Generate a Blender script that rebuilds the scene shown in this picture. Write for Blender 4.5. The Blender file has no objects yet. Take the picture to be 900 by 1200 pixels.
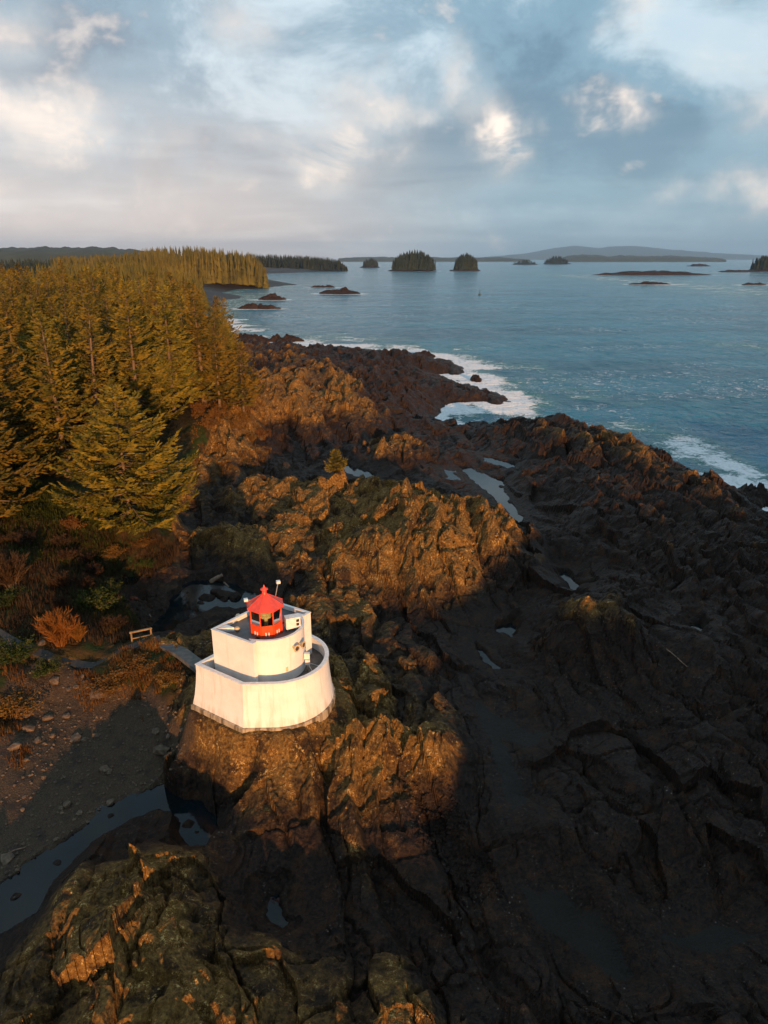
import bpy, math, random
import numpy as np
from mathutils import Vector

# ------------------------------------------------------------------ camera, sky, sun, exposure
SC = bpy.context.scene
COL = SC.collection
F = 833.0; CZ = 36.0; PITCH = math.atan(297 / F)
SUN_EL = math.radians(8.0); SUN_AZ = math.radians(164)      # azimuth measured from +Y towards +X
SUN_DIR = Vector((math.sin(SUN_AZ) * math.cos(SUN_EL), math.cos(SUN_AZ) * math.cos(SUN_EL), math.sin(SUN_EL)))

cam_d = bpy.data.cameras.new('camera'); cam = bpy.data.objects.new('camera', cam_d); COL.objects.link(cam)
cam_d.sensor_fit = 'VERTICAL'; cam_d.sensor_height = 36; cam_d.lens = 36 * F / 1200
cam_d.clip_start = 0.5; cam_d.clip_end = 90000
cam.location = (0, 0, CZ); cam.rotation_euler = (math.pi / 2 - PITCH, 0, 0)
SC.camera = cam

sun_d = bpy.data.lights.new('sun', 'SUN'); sun = bpy.data.objects.new('sun', sun_d); COL.objects.link(sun)
sun_d.energy = 5.0; sun_d.angle = math.radians(0.5); sun_d.color = (1.0, 0.50, 0.20)
sun.location = (30, -60, 60); sun.rotation_euler = SUN_DIR.to_track_quat('Z', 'Y').to_euler()

SC.view_settings.view_transform = 'Standard'; SC.view_settings.look = 'None'
SC.view_settings.exposure = 0.5; SC.view_settings.gamma = 1.0
SC.render.engine = 'CYCLES'
SC.cycles.use_denoising = True
SC.cycles.max_bounces = 6; SC.cycles.diffuse_bounces = 2; SC.cycles.glossy_bounces = 3
SC.cycles.transmission_bounces = 4; SC.cycles.volume_bounces = 1; SC.cycles.transparent_max_bounces = 8

c_, s_ = math.cos(PITCH), math.sin(PITCH)
def ray(px, py):
    a = (px - 450) / F; b = -(py - 600) / F
    return np.array([a, c_ + b * s_, -s_ + b * c_])
def at(px, py, z):
    d = ray(px, py); t = (z - CZ) / d[2]
    return d * t + np.array([0, 0, CZ])
def azel(px, py):
    d = ray(px, py); d = d / np.linalg.norm(d)
    return math.atan2(d[0], d[1]), math.asin(d[2])

class NB:
    """small node builder"""
    def __init__(s, tree): s.t = tree; s.n = tree.nodes; s.l = tree.links
    def new(s, kind, **kw):
        n = s.n.new(kind)
        for k, v in kw.items(): setattr(n, k, v)
        return n
    def put(s, sock, v):
        if v is None: return
        if isinstance(v, bpy.types.NodeSocket): s.l.new(v, sock)
        else: sock.default_value = v
    def m(s, op, a, b=None, c=None, clamp=False):
        n = s.new('ShaderNodeMath', operation=op, use_clamp=clamp)
        for i, v in enumerate((a, b, c)):
            if v is not None: s.put(n.inputs[i], v)
        return n.outputs[0]
    def mix(s, f, a, b, blend='MIX'):
        n = s.new('ShaderNodeMix', data_type='RGBA', blend_type=blend)
        s.put(n.inputs[0], f)
        for k, v in ((6, a), (7, b)):
            if isinstance(v, tuple) and len(v) == 3: v = v + (1,)
            s.put(n.inputs[k], v)
        return n.outputs[2]
    def ramp(s, f, lo, hi, a=0.0, b=1.0):
        n = s.new('ShaderNodeMapRange', interpolation_type='SMOOTHSTEP')
        for i, v in enumerate((f, lo, hi, a, b)): s.put(n.inputs[i], v)
        return n.outputs[0]
    def noise(s, vec, scale, detail=4, rough=.55, dist=0.0, out=0):
        n = s.new('ShaderNodeTexNoise'); s.put(n.inputs['Vector'], vec)
        n.inputs['Scale'].default_value = scale; n.inputs['Detail'].default_value = detail
        n.inputs['Roughness'].default_value = rough; n.inputs['Distortion'].default_value = dist
        return n.outputs[out]
    def mapping(s, vec, loc=(0, 0, 0), rot=(0, 0, 0), scale=(1, 1, 1)):
        n = s.new('ShaderNodeMapping'); s.put(n.inputs[0], vec)
        n.inputs[1].default_value = loc; n.inputs[2].default_value = rot; n.inputs[3].default_value = scale
        return n.outputs[0]
    def attr(s, name):
        return s.new('ShaderNodeAttribute', attribute_name=name).outputs['Fac']
    def bump(s, h, strength=.5, dist=.1, normal=None):
        n = s.new('ShaderNodeBump'); s.put(n.inputs['Height'], h)
        n.inputs['Strength'].default_value = strength; n.inputs['Distance'].default_value = dist
        if normal is not None: s.put(n.inputs['Normal'], normal)
        return n.outputs[0]

def build_world():
    w = bpy.data.worlds.new('World'); SC.world = w; w.use_nodes = True
    w.cycles.sampling_method = 'NONE'
    b = NB(w.node_tree); b.n.clear()
    out = b.new('ShaderNodeOutputWorld'); bg = b.new('ShaderNodeBackground'); b.l.new(bg.outputs[0], out.inputs[0])
    STR = 0.1; bg.inputs[1].default_value = STR
    sky = b.new('ShaderNodeTexSky'); sky.sky_type = 'NISHITA'; sky.sun_disc = False
    sky.sun_elevation = SUN_EL; sky.sun_rotation = SUN_AZ
    tc = b.new('ShaderNodeTexCoord').outputs['Generated']
    sep = b.new('ShaderNodeSeparateXYZ'); b.l.new(tc, sep.inputs[0])
    x, y, z = sep.outputs
    az = b.m('ARCTAN2', x, y); el = b.m('ARCSINE', z)
    zz = b.m('ADD', b.m('MAXIMUM', z, 0.0), 0.16)
    comb = b.new('ShaderNodeCombineXYZ')
    b.put(comb.inputs[0], b.m('DIVIDE', x, zz)); b.put(comb.inputs[1], b.m('DIVIDE', y, zz)); comb.inputs[2].default_value = 3.7
    pl = comb.outputs[0]
    # cloud-deck noises
    big = b.noise(pl, .62, 3, .5, .35)
    mid = b.noise(b.mapping(tc, (2, 5, 1), (0, 0, 0), (1, 1, 1.7)), 5.2, 7, .66, .5)
    fine = b.noise(b.mapping(tc, (7, 1, 4), (0, 0, 0), (1, 1, 2.0)), 15, 3, .6, .2)
    # warped angular coordinates for the recognisable clouds
    wn = b.noise(tc, 6.0, 5, .62, 0, 1); ws = b.new('ShaderNodeSeparateColor'); b.put(ws.inputs[0], wn)
    wa = b.m('ADD', az, b.m('MULTIPLY', b.m('SUBTRACT', ws.outputs[0], .5), .24))
    we = b.m('ADD', el, b.m('MULTIPLY', b.m('SUBTRACT', ws.outputs[1], .5), .15))
    def blob(px, py, rx, ry, hard=False):
        a0, e0 = azel(px, py)
        u = b.m('DIVIDE', b.m('SUBTRACT', wa, a0), rx / F); v = b.m('DIVIDE', b.m('SUBTRACT', we, e0), ry / F)
        r2 = b.m('ADD', b.m('MULTIPLY', u, u), b.m('MULTIPLY', v, v))
        if hard: return b.ramp(r2, 1.25, .45)
        return b.m('EXPONENT', b.m('MULTIPLY', r2, -1.0))
    def add(*v):
        r = v[0]
        for q in v[1:]: r = b.m('ADD', r, q)
        return r
    def sc(v, k): return b.m('MULTIPLY', v, k)
    light = (.60, .73, .81); grey = (.215, .36, .47); dark = (.110, .205, .30); blue = (.32, .54, .70); cream = (1.15, .96, .82)
    d = add(sc(big, .55), sc(mid, 1.15), sc(fine, .25), -.48)
    d = add(d, sc(blob(90, 60, 150, 60), .22), sc(blob(230, 195, 240, 50), .30), sc(blob(630, 85, 75, 75), .34), sc(blob(490, 180, 70, 50), .28),
            sc(blob(770, 150, 55, 26), .34), sc(blob(640, 190, 160, 50), .2), sc(blob(850, 215, 160, 60), .14),
            sc(blob(60, 140, 130, 40), -.20), sc(blob(400, 110, 120, 40), -.08), sc(blob(330, 50, 80, 40), -.02), sc(blob(740, 40, 90, 30), -.10),
            sc(blob(520, 60, 40, 50), -.06), sc(blob(840, 90, 90, 40), -.14))
    col = b.mix(b.ramp(d, .30, .63), light, grey)
    col = b.mix(b.ramp(d, .62, .92), col, dark)
    # thin blue gaps
    gap = b.ramp(add(sc(big, 1.0), sc(mid, .25)), .52, .36)
    col = b.mix(sc(gap, .55), col, blue)
    # horizon veil: warm to the left, blue-grey to the right
    hv = b.m('POWER', b.m('SUBTRACT', 1.0, b.m('MAXIMUM', z, 0.0)), 7.5)
    wl = b.ramp(az, .22, -.22)
    veil = b.mix(wl, (.29, .41, .49), (.92, .70, .60))
    streak = b.noise(b.mapping(tc, (0, 0, 0), (0, 0, 0), (2.2, 2.2, 18)), 2.2, 5, .55, .4)
    veil = b.mix(b.ramp(streak, .42, .68), veil, b.mix(wl, (.38, .50, .57), (1.1, .88, .76)))
    col = b.mix(sc(hv, 1.0), col, veil)
    # bright, sun-touched edges and holes
    hl = add(blob(400, 172, 38, 22), sc(blob(345, 150, 60, 16), .5), sc(blob(580, 165, 22, 36), 1.1), sc(blob(60, 135, 90, 22), .8), sc(blob(110, 170, 70, 18), .7), sc(blob(705, 128, 18, 16), .7),
             sc(blob(775, 230, 26, 12), .6), sc(blob(890, 220, 26, 18), .6), sc(blob(860, 62, 36, 18), .5), sc(blob(735, 18, 26, 18), .6), sc(blob(270, 20, 30, 22), .45),
             sc(blob(60, 238, 130, 26), .75), sc(blob(440, 118, 40, 14), .6), sc(blob(535, 90, 22, 24), .5), sc(blob(355, 182, 14, 8), .5), sc(blob(0, 30, 40, 22), .4), sc(blob(900, 130, 30, 22), .5))
    hl = b.m('MULTIPLY', hl, b.ramp(mid, .32, .62))
    scatter = b.m('MULTIPLY', b.ramp(add(mid, sc(fine, .6)), .90, 1.12), .45)
    col = b.mix(b.m('MINIMUM', b.m('ADD', hl, scatter), 1.0), col, cream)
    k = 1 / STR * 0.85
    vm = b.new('ShaderNodeVectorMath', operation='SCALE'); b.put(vm.inputs[0], col); vm.inputs['Scale'].default_value = k
    fin = b.mix(.93, sky.outputs[0], vm.outputs[0])
    b.l.new(fin, bg.inputs[0])
build_world()

# ------------------------------------------------------------------ numeric helpers
def h01(ix, iy, seed):
    with np.errstate(over='ignore'):
        h = ix.astype(np.int64).astype(np.uint32) * np.uint32(374761393) + iy.astype(np.int64).astype(np.uint32) * np.uint32(668265263) + np.uint32((seed * 974634777 + 12345) & 0xffffffff)
        h = (h ^ (h >> np.uint32(13))) * np.uint32(1274126177)
        h = (h ^ (h >> np.uint32(16))) * np.uint32(2246822519)
        h = h ^ (h >> np.uint32(15))
    return h.astype(np.float64) / 4294967295.0
def vnoise(x, y, seed=0):
    ix = np.floor(x); iy = np.floor(y); fx = x - ix; fy = y - iy
    ux = fx * fx * fx * (fx * (fx * 6 - 15) + 10); uy = fy * fy * fy * (fy * (fy * 6 - 15) + 10)
    a = h01(ix, iy, seed); b = h01(ix + 1, iy, seed); c = h01(ix, iy + 1, seed); d = h01(ix + 1, iy + 1, seed)
    return (a + (b - a) * ux) * (1 - uy) + (c + (d - c) * ux) * uy - .5
def fbm(x, y, seed=0, octs=4, gain=.5):
    r = 0; a = 1.0
    for i in range(octs):
        r = r + a * vnoise(x, y, seed + i * 17); x = x * 2.03 + 5.1; y = y * 2.03 + 1.7; a *= gain
    return r
def facets(x, y, seed, slope=1.0):
    """blocky fractured rock: every Voronoi cell is a tilted plane; returns height and crack closeness"""
    ix = np.floor(x); iy = np.floor(y)
    f1 = np.full(x.shape, 9.); f2 = np.full(x.shape, 9.); val = np.zeros(x.shape)
    for ox in (-1, 0, 1):
        for oy in (-1, 0, 1):
            cx = ix + ox; cy = iy + oy
            px = cx + .1 + .8 * h01(cx, cy, seed); py = cy + .1 + .8 * h01(cx, cy, seed + 1)
            dx = x - px; dy = y - py; d = dx * dx + dy * dy
            v = (h01(cx, cy, seed + 2) - .5) + slope * ((h01(cx, cy, seed + 3) - .5) * dx + (h01(cx, cy, seed + 4) - .5) * dy)
            n1 = d < f1
            f2 = np.where(n1, f1, np.minimum(f2, d)); val = np.where(n1, v, val); f1 = np.where(n1, d, f1)
    return val, np.sqrt(f2) - np.sqrt(f1)
def domes(x, y, seed):
    """rounded masses with creases between them"""
    ix = np.floor(x); iy = np.floor(y); best = np.full(x.shape, -9.)
    for ox in (-1, 0, 1):
        for oy in (-1, 0, 1):
            cx = ix + ox; cy = iy + oy
            dx = x - (cx + .1 + .8 * h01(cx, cy, seed)); dy = y - (cy + .1 + .8 * h01(cx, cy, seed + 1)); k = h01(cx, cy, seed + 2)
            best = np.maximum(best, (.45 + .55 * k) * (1 - 1.15 * (dx * dx + dy * dy)))
    return np.maximum(best, -.4)
def sstep(a, b, x):
    t = np.clip((x - a) / (b - a), 0, 1); return t * t * (3 - 2 * t)

def poly_sd(P, X, Y, pad=4.0):
    """signed distance to polygon (negative inside), only near it"""
    P = np.asarray(P)[:, :2]; out = np.full(X.shape, float(pad))
    m = (X > P[:, 0].min() - pad) & (X < P[:, 0].max() + pad) & (Y > P[:, 1].min() - pad) & (Y < P[:, 1].max() + pad)
    if not m.any(): return out
    x = X[m]; y = Y[m]; d = np.full(x.shape, 1e9); ins = np.zeros(x.shape, bool)
    for i in range(len(P)):
        ax, ay = P[i]; bx, by = P[(i + 1) % len(P)]
        ex, ey = bx - ax, by - ay
        t = np.clip(((x - ax) * ex + (y - ay) * ey) / (ex * ex + ey * ey + 1e-9), 0, 1)
        d = np.minimum(d, (x - ax - t * ex) ** 2 + (y - ay - t * ey) ** 2)
        cr = ((ay > y) != (by > y))
        xi = (bx - ax) * (y - ay) / ((by - ay) if abs(by - ay) > 1e-9 else 1e-9) + ax
        ins ^= cr & (x < xi)
    d = np.sqrt(d); out[m] = np.minimum(np.where(ins, -d, d), pad)
    return out

# ------------------------------------------------------------------ terrain control points (pixel, pixel, height above sea)
LH = np.array([-7.9, 43.5])                                   # lighthouse centre
SIL = [(530,496,2),(575,497,3.2),(620,494,5),(660,497,5.5),(700,504,6.5),(735,517,7),(760,531,7),(795,547,6.3),(830,563,5.8),(860,577,5),(890,592,4),(930,612,3.5),(980,640,3.5)]
CP = [
 (300,404,3),(340,404,5),(385,412,5),(415,420,4),(440,413,6),(470,416,6),(500,424,3.6),(545,434,1.2),(530,430,2.0),(515,427,2.8),(562,438,-1.5),(520,415,-3),(460,405,-3),(400,404,-3),(330,400,-1.5),
 (320,430,9),(350,425,9.5),(400,430,9),(430,432,9),(460,440,7),(500,445,3.6),(522,453,3.2),(550,461,1.8),(580,468,.9),(565,464,1.4),(602,470,-1.5),(522,443,-1.6),(545,444,-1.8),(508,441,-.6),(560,447,-2),(640,445,-4),(600,440,-4),
 (480,470,4),(505,479,1.2),(530,480,-1.2),(560,478,-1.6),(515,490,-1),(508,497,.2),(545,487,-1.4),(620,470,-3),
 (300,470,9),(330,480,7),(400,470,8),(450,480,5.5),(300,500,5),(350,510,3.6),(420,500,4.5),(470,505,3.2),(500,512,2.2),
 (285,472,10),(250,490,9.5),(235,520,6.5),(290,520,3.5),(215,560,4),(250,580,2.6),(300,563,5.2),(330,545,2.6),(350,575,2.2),(240,615,2.8),(320,600,4.6),(280,610,4),
 (420,548,1.6),(445,556,1.7),(480,530,3.6),(452,512,6.2),(500,540,2.8),(390,530,2.4),
 (250,645,3.8),(300,640,4.4),(200,660,3.6),(190,640,4),(230,668,2.5),(310,684,2.3),
 (390,562,6),(380,600,5.6),(430,570,7.2),(480,575,7.8),(520,580,7.8),(560,592,7.2),(600,622,6),(640,660,4.4),(430,622,7.2),(470,640,6.6),(540,640,6.8),(520,680,4.8),(600,690,3.6),(380,640,4.2),(340,660,4),(420,690,3.4),(470,702,3.2),(560,720,2.6),
 (560,553,1.5),(585,575,1.5),(600,600,1.5),(615,622,1.7),(650,665,1.9),(672,690,1.9),(590,738,1.6),(570,770,1.6),
 (560,522,3),(640,530,4.3),(700,550,5),(760,570,6),(850,602,5.4),(900,640,5),(640,580,2.8),(690,600,4.4),(740,640,5),(820,660,5),(900,700,5),(660,640,3.2),(720,690,4.4),(695,716,6.4),(735,735,6),(725,758,4.2),(660,740,5),(640,765,2.8),(780,730,4),(860,760,4.5),(900,800,4.5),(760,800,2.8),(690,800,2.6),(640,820,2.5),(820,850,3.2),(900,900,3.4),
 (560,830,2.1),(600,862,1.8),(650,900,3.2),(700,870,3),(615,935,1.5),(655,965,3.9),(720,1040,3.6),(745,1050,1.3),(760,960,3.3),(850,1000,2.8),(900,980,3),(680,1062,1.2),(850,1080,1.1),(800,1100,1.1),(740,1140,1.1),(900,1150,2.7),(840,1170,2.8),(640,1085,1.3),(590,1020,1.8),(560,985,2),(545,925,3.1),(500,965,2.2),(500,1010,2.1),
 (420,800,5),(450,790,4.2),(430,740,4),(470,760,4.2),(500,800,4),(400,850,6.1),(450,848,6.5),(500,868,6),(520,900,4.6),(480,925,4.2),(420,900,5),(380,900,4.8),(350,908,4.6),(300,900,4.4),(262,872,5.2),(225,850,5.4),(203,830,4.7),(245,912,1.9),(300,950,3.2),(350,960,3.5),(400,950,3.8),(430,972,3.6),(330,1000,3),(400,1000,3),(330,1070,1.5),(420,1060,2.6),(460,1040,2.2),
 (60,765,4.6),(100,768,4.6),(150,757,4.6),(190,752,4.6),(215,765,4.4),(100,790,4.3),(150,790,4.3),(190,790,4.5),(110,815,3.1),(170,812,3.3),(205,812,4.2),
 (60,825,2.6),(20,845,2.7),(100,855,2.1),(60,900,1.9),(20,960,1.5),(150,870,1.7),(200,895,1.3),(100,930,1.3),(10,1010,1.05),(190,860,2.2),
 (-20,800,4.8),(25,795,4.6),(0,855,3.4),(0,730,5.2),(40,720,5),(90,730,4.7),(60,660,5.6),(0,640,6.6),(100,640,5.6),(140,640,4.6),(120,690,4.6),(150,715,3.2),(172,738,3.4),(0,580,8.3),(60,580,8.2),(120,590,8),(150,606,7.6),(190,600,4.6),(232,742,3.3),(260,722,2.3),(215,737,2.3),(245,727,2.4),(150,690,2.2),(-60,700,6),(-60,900,3),
 (170,962,1.3),(130,1000,2.6),(100,1020,3.6),(80,1050,4.2),(180,1030,3.8),(200,1060,4.6),(130,1080,5.6),(230,1100,4.6),(170,1130,6.1),(100,1150,5.8),(60,1120,3.9),(40,1180,3.8),(250,1180,6.2),(330,1140,4),(380,1130,3.6),(420,1140,3.5),(400,1190,4.6),(460,1190,4.8),(500,1130,3),(560,1120,2),(560,1180,3.2),(620,1170,3),(20,1110,1.6),(0,1150,2.0),(700,1190,2.6),(780,1190,2.2),
]
WP = [(-60,110,10),(-100,110,11),(-62,150,12),(-100,200,14),(-75,250,10),(-130,300,15),(-50,190,11),(-45,230,9.5),(-70,325,2.5),(-100,400,5),(-150,430,8),(-220,400,15),(-92,345,6),(-78,350,-1.5),(-70,375,-3),(-104,440,1),(-96,460,-2),(-80,430,-4),(-60,345,-1.5),(-30,340,-4),(20,330,-5),(80,280,-6),(120,220,-6),(100,190,-5),(70,185,-4),(150,160,-6),(130,130,-5),(160,110,-6),(40,200,-3),(55,230,-5),
 (-32,10,2.2),(-10,12,5.2),(10,12,4),(28,12,3.4),(0,2,5),(-25,0,3.4),(25,0,4.5),(60,10,4),(60,40,4),(70,70,4),(-60,20,2),(-60,60,6),(-90,70,9),(-90,30,7),(95,60,1),(110,50,-3),(110,20,-3)]
for a in np.linspace(0, 2 * np.pi, 12, endpoint=False):
    WP.append((LH[0] + 3.9 * math.cos(a) - .3, LH[1] + 3.9 * math.sin(a), 6.2))
WP.append((LH[0], LH[1], 6.3)); WP.append((-12.6, 42.6, 6.2)); WP.append((-11, 45.2, 6.0))
_c = [tuple(at(*p)) for p in CP + SIL] + WP
for px, py, z in SIL:                                         # the seaward side falls away behind the crest
    p = at(px, py, z); hd = np.linalg.norm(p[:2]); u = p[:2] / hd; fall = hd * z / (CZ - z)
    q = p[:2] + u * min(fall * .72, 16); _c.append((q[0], q[1], .1)); q = p[:2] + u * (min(fall * .72, 16) + 10); _c.append((q[0], q[1], -3.2))
_c = np.array(_c)
_n = len(_c)
_dm = np.hypot(_c[:, None, 0] - _c[None, :, 0], _c[:, None, 1] - _c[None, :, 1])
_A = np.zeros((_n + 1, _n + 1)); _A[:_n, :_n] = -_dm + np.eye(_n) * .04; _A[_n, :_n] = 1; _A[:_n, _n] = 1
_w = np.linalg.solve(_A, np.append(_c[:, 2], 0))
def base_h(X, Y):
    sh = X.shape; X = X.ravel(); Y = Y.ravel(); out = np.empty(X.shape)
    for i in range(0, len(X), 60000):
        x = X[i:i + 60000]; y = Y[i:i + 60000]
        out[i:i + 60000] = -np.sqrt((x[:, None] - _c[:, 0]) ** 2 + (y[:, None] - _c[:, 1]) ** 2) @ _w[:_n] + _w[_n]
    return out.reshape(sh)

def wpoly(pts, z): return np.array([at(px, py, z) for px, py in pts])
POOLS = [   # label, water level, outline in the photograph's pixels
 ('still dark tide pool between the beach and the sunlit rocks, lower left', 1.12, [(-30,1100),(-30,1045),(0,1030),(60,992),(100,962),(150,932),(200,914),(228,920),(246,932),(262,958),(258,985),(232,1006),(214,992),(206,962),(176,948),(132,972),(100,1000),(64,1040),(44,1082),(10,1100)]),
 ('blue tide pool behind the lighthouse beside the walkway', 1.85, [(172,742),(188,722),(198,704),(214,686),(236,678),(262,680),(284,690),(312,700),(312,712),(276,716),(252,712),(226,724),(206,734),(200,745),(182,750)]),
 ('small blue pool between brush and rock left of the big pool', 2.1, [(128,682),(140,676),(158,674),(170,680),(158,686),(136,688)]),
 ('narrow bright tide channel beside the middle outcrop', 1.62, [(536,546),(552,548),(572,558),(592,562),(588,572),(602,590),(612,606),(628,630),(614,626),(600,604),(590,594),(574,580),(560,568),(548,558)]),
 ('small bright pool under the tiny spruce rock', 1.7, [(404,544),(420,548),(446,556),(436,561),(414,557),(404,552)]),
 ('thin shallow pool on the flat rock near the inlet', 2.5, [(562,534),(590,540),(608,544),(598,549),(572,542)]),
 ('forked pool in the gully right of the middle outcrop', 1.9, [(660,668),(672,676),(688,686),(678,692),(674,706),(664,690),(652,676)]),
 ('small square pool near the foot of the middle outcrop', 1.6, [(578,734),(598,728),(606,742),(596,748),(580,742)]),
 ('greenish slanting pool below the middle outcrop', 1.55, [(552,754),(564,760),(580,776),(594,788),(580,786),(560,772)]),
 ('tiny pool at the inlet side of the far gully', 2.0, [(520,548),(530,552),(536,562),(526,560)]),
 ('shallow grey pool among the dark rocks, lower centre', 1.5, [(314,1050),(330,1046),(338,1054),(334,1072),(340,1084),(326,1088),(316,1074)]),
 ('small pool among the shaded slabs by the right edge', 3.4, [(796,742),(806,732),(822,730),(832,738),(816,746)]),
]
POOLW = [(l, z, wpoly(p, z)) for l, z, p in POOLS]
SAND = [wpoly([(556,826),(580,836),(640,868),(620,880),(590,866),(600,900),(624,936),(600,960),(580,900),(560,850)], 1.9),
        wpoly([(604,1044),(660,1052),(700,1082),(742,1140),(722,1162),(684,1122),(632,1082)], 1.3), wpoly([(770,1102),(836,1084),(892,1100),(840,1124)], 1.3)]
BEACH = wpoly([(-60,900),(0,866),(30,820),(70,800),(100,812),(150,822),(200,846),(222,880),(240,912),(200,916),(150,932),(100,962),(60,992),(0,1032),(-60,1060)], 2.0)
VEG = [wpoly([(-260,770),(60,750),(150,742),(176,700),(120,672),(150,650),(214,636),(196,604),(210,562),(236,524),(280,492),(300,472),(300,455),(240,300 + 120),(-300,420)], 6.0),
       wpoly([(90,776),(186,762),(214,786),(204,822),(150,822),(104,822),(84,800)], 4.2),
       wpoly([(-60,772),(62,786),(46,820),(36,870),(-60,880)], 4.2)]
LHP = np.array([(-12.9,42.3),(-9.2,39.8),(-7.2,39.85),(-5.2,41),(-4,42.5),(-3.85,44.1),(-4.4,45.6),(-6,46.7),(-8.7,47.9)])
STRIKE = np.array([-.2, 1.0]) / math.hypot(.2, 1)

def base_grid(X, Y):
    if X.ndim < 2 or X.size < 50000: return base_h(X, Y)
    R, C = X.shape; ri = np.unique(np.append(np.arange(0, R, 4), R - 1)); ci = np.unique(np.append(np.arange(0, C, 4), C - 1))
    g = base_h(X[np.ix_(ri, ci)], Y[np.ix_(ri, ci)])
    a = np.empty((len(ri), C))
    for k in range(len(ri)): a[k] = np.interp(np.arange(C), ci, g[k])
    r = np.arange(R); hi = np.clip(np.searchsorted(ri, r, 'right'), 1, len(ri) - 1); lo = hi - 1; t = ((r - ri[lo]) / (ri[hi] - ri[lo]))[:, None]
    return a[lo] * (1 - t) + a[hi] * t
def height(X, Y, detail=True, masks=False):
    b = base_grid(X, Y)
    wx = X + 1.6 * fbm(X / 7, Y / 7, 5, 3); wy = Y + 1.6 * fbm(X / 7, Y / 7, 25, 3)
    s = wx * STRIKE[0] + wy * STRIKE[1]; t = wx * STRIKE[1] - wy * STRIKE[0]
    veg = np.zeros(X.shape)
    for P in VEG: veg = np.maximum(veg, sstep(.8, -1.2, poly_sd(P, wx, wy, 5)))
    beach = sstep(.8, -1.0, poly_sd(BEACH, wx, wy, 5))
    sand = np.zeros(X.shape)
    for P in SAND: sand = np.maximum(sand, sstep(.3, -.4, poly_sd(P, X + .5 * fbm(X, Y, 3, 3), Y + .5 * fbm(X, Y, 13, 3), 4)))
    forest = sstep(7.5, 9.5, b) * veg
    rock = np.clip(1 - np.maximum(np.maximum(veg * .8, beach * .97), sand * .96), 0, 1)
    flat = sstep(2.2, 5.2, np.hypot(X - LH[0], Y - LH[1]))
    wxp = X + .7 * fbm(X / 1.8, Y / 1.8, 301, 4); wyp = Y + .7 * fbm(X / 1.8, Y / 1.8, 311, 4)
    psd = [poly_sd(P, wxp, wyp, 5) for _, pz, P in POOLW]; near = np.minimum.reduce(psd)
    for P in SAND: near = np.minimum(near, poly_sd(P, X, Y, 5) + .5)
    amp = rock * (.25 + .75 * flat) * (.18 + .82 * sstep(0, 4.6, near)) * np.clip(.55 + .12 * b, .35, 1.25)
    # tilted strata: gentle dip slope and a steep scarp
    ph = t / 3.6 + 1.1 * fbm(s / 16, t / 9, 41, 3); fr = ph - np.floor(ph)
    saw = np.where(fr < .8, fr / .8, (1 - fr) / .2) - .5
    f1, k1 = facets(s / 6.5, t / 3.4, 101, 1.0)
    d1 = domes(s / 6.0, t / 3.6, 501)
    h = -.15 + 1.4 * fbm(s / 13, t / 6, 61, 3) + .75 * saw * (.5 + h01(np.floor(ph), np.floor(s / 9), 7)) + 1.15 * f1 + 1.1 * (d1 - .35) - .38 * np.exp(-(vnoise(s / 9 + .5 * fbm(X / 4, Y / 4, 573, 3), t / 3.4 + .7 * fbm(X / 3, Y / 3, 575, 3), 571) / .03) ** 2) - .30 * np.exp(-(vnoise(s / 3.0 + 4, t / 7, 581) / .03) ** 2)
    if detail:
        s2 = s + 1.1 * fbm(X / 2.2, Y / 2.2, 77, 3); t2 = t + .9 * fbm(X / 2.2, Y / 2.2, 87, 3)
        f2, k2 = facets(s2 / 2.3, t2 / 1.8, 131, 1.1); f2 = f2 * (.3 + .7 * sstep(0, .10, k2))
        rg = 1 - np.abs(2 * vnoise(s2 / 2.8, t2 / 1.4, 541)) * 2; rg2 = 1 - np.abs(2 * vnoise(s2 / 1.1, t2 / .7, 551)) * 2
        f3, k3 = facets((s2 + .3 * fbm(X / .6, Y / .6, 9, 2)) / .9, (t2 + .3 * fbm(X / .6, Y / .6, 19, 2)) / .75, 161, 1.2); f3 = f3 * (.3 + .7 * sstep(0, .12, k3))
        cm = sstep(-.05, .2, fbm(X / 5, Y / 5, 561, 2))
        dk = sstep(3.2, 5.2, b); f4, _k4 = facets((s2 + t2) / .62 + .4 * rg2, (t2 - s2) / .5, 171, 1.2)
        h = h + .46 * (1 + .3 * dk) * f2 - .22 * cm * np.exp(-(vnoise(s2 / 3.4, t2 / .9, 591) / .05) ** 2) + (.09 + .05 * dk) * rg + .05 * rg2 + (.12 + .05 * dk) * f3 + .03 * f4 + .12 * fbm(X / .7, Y / .7, 191, 4, .58)
    z = b + amp * h + (1 - rock) * .10 * fbm(X / 1.2, Y / 1.2, 211, 4) + veg * .5 * fbm(X / 3, Y / 3, 221, 3)
    rl = poly_sd(LHP, X, Y, 4); ins = sstep(2.3, .6, rl)
    z = z * (1 - ins * .96) + ins * .96 * (6.42 + .22 * amp * h); z = np.where(rl < .7, np.minimum(z, 6.70), z)
    # tide pools are hollowed out
    pn = fbm(X / 2.1, Y / 2.1, 331, 4)
    for (_, pz, P), sd in zip(POOLW, psd):
        cap = pz - .40 + np.maximum(0, sd + .5) * np.maximum(.7, 1.2 + 1.3 * pn) + .7 * np.maximum(0, sd) * np.maximum(0, sd - 1)
        z = np.where(sd < 4.5, np.minimum(z, cap), z)
        z = np.where((sd > .1) & (sd < 3), np.maximum(z, pz + .05 - .8 * np.maximum(0, sd - .7) ** 2 + .15 * pn), z)
    z = np.maximum(z, np.where(rl < 3, 6.36 + .25 * f1 - np.maximum(0, rl - .75) * 2.6 + (1.2 * pn + .9 * f1) * np.maximum(0, rl - .4), -9))
    if masks == 'pools': return z, psd
    if masks: return z, veg, beach, sand, forest
    return z
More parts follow.
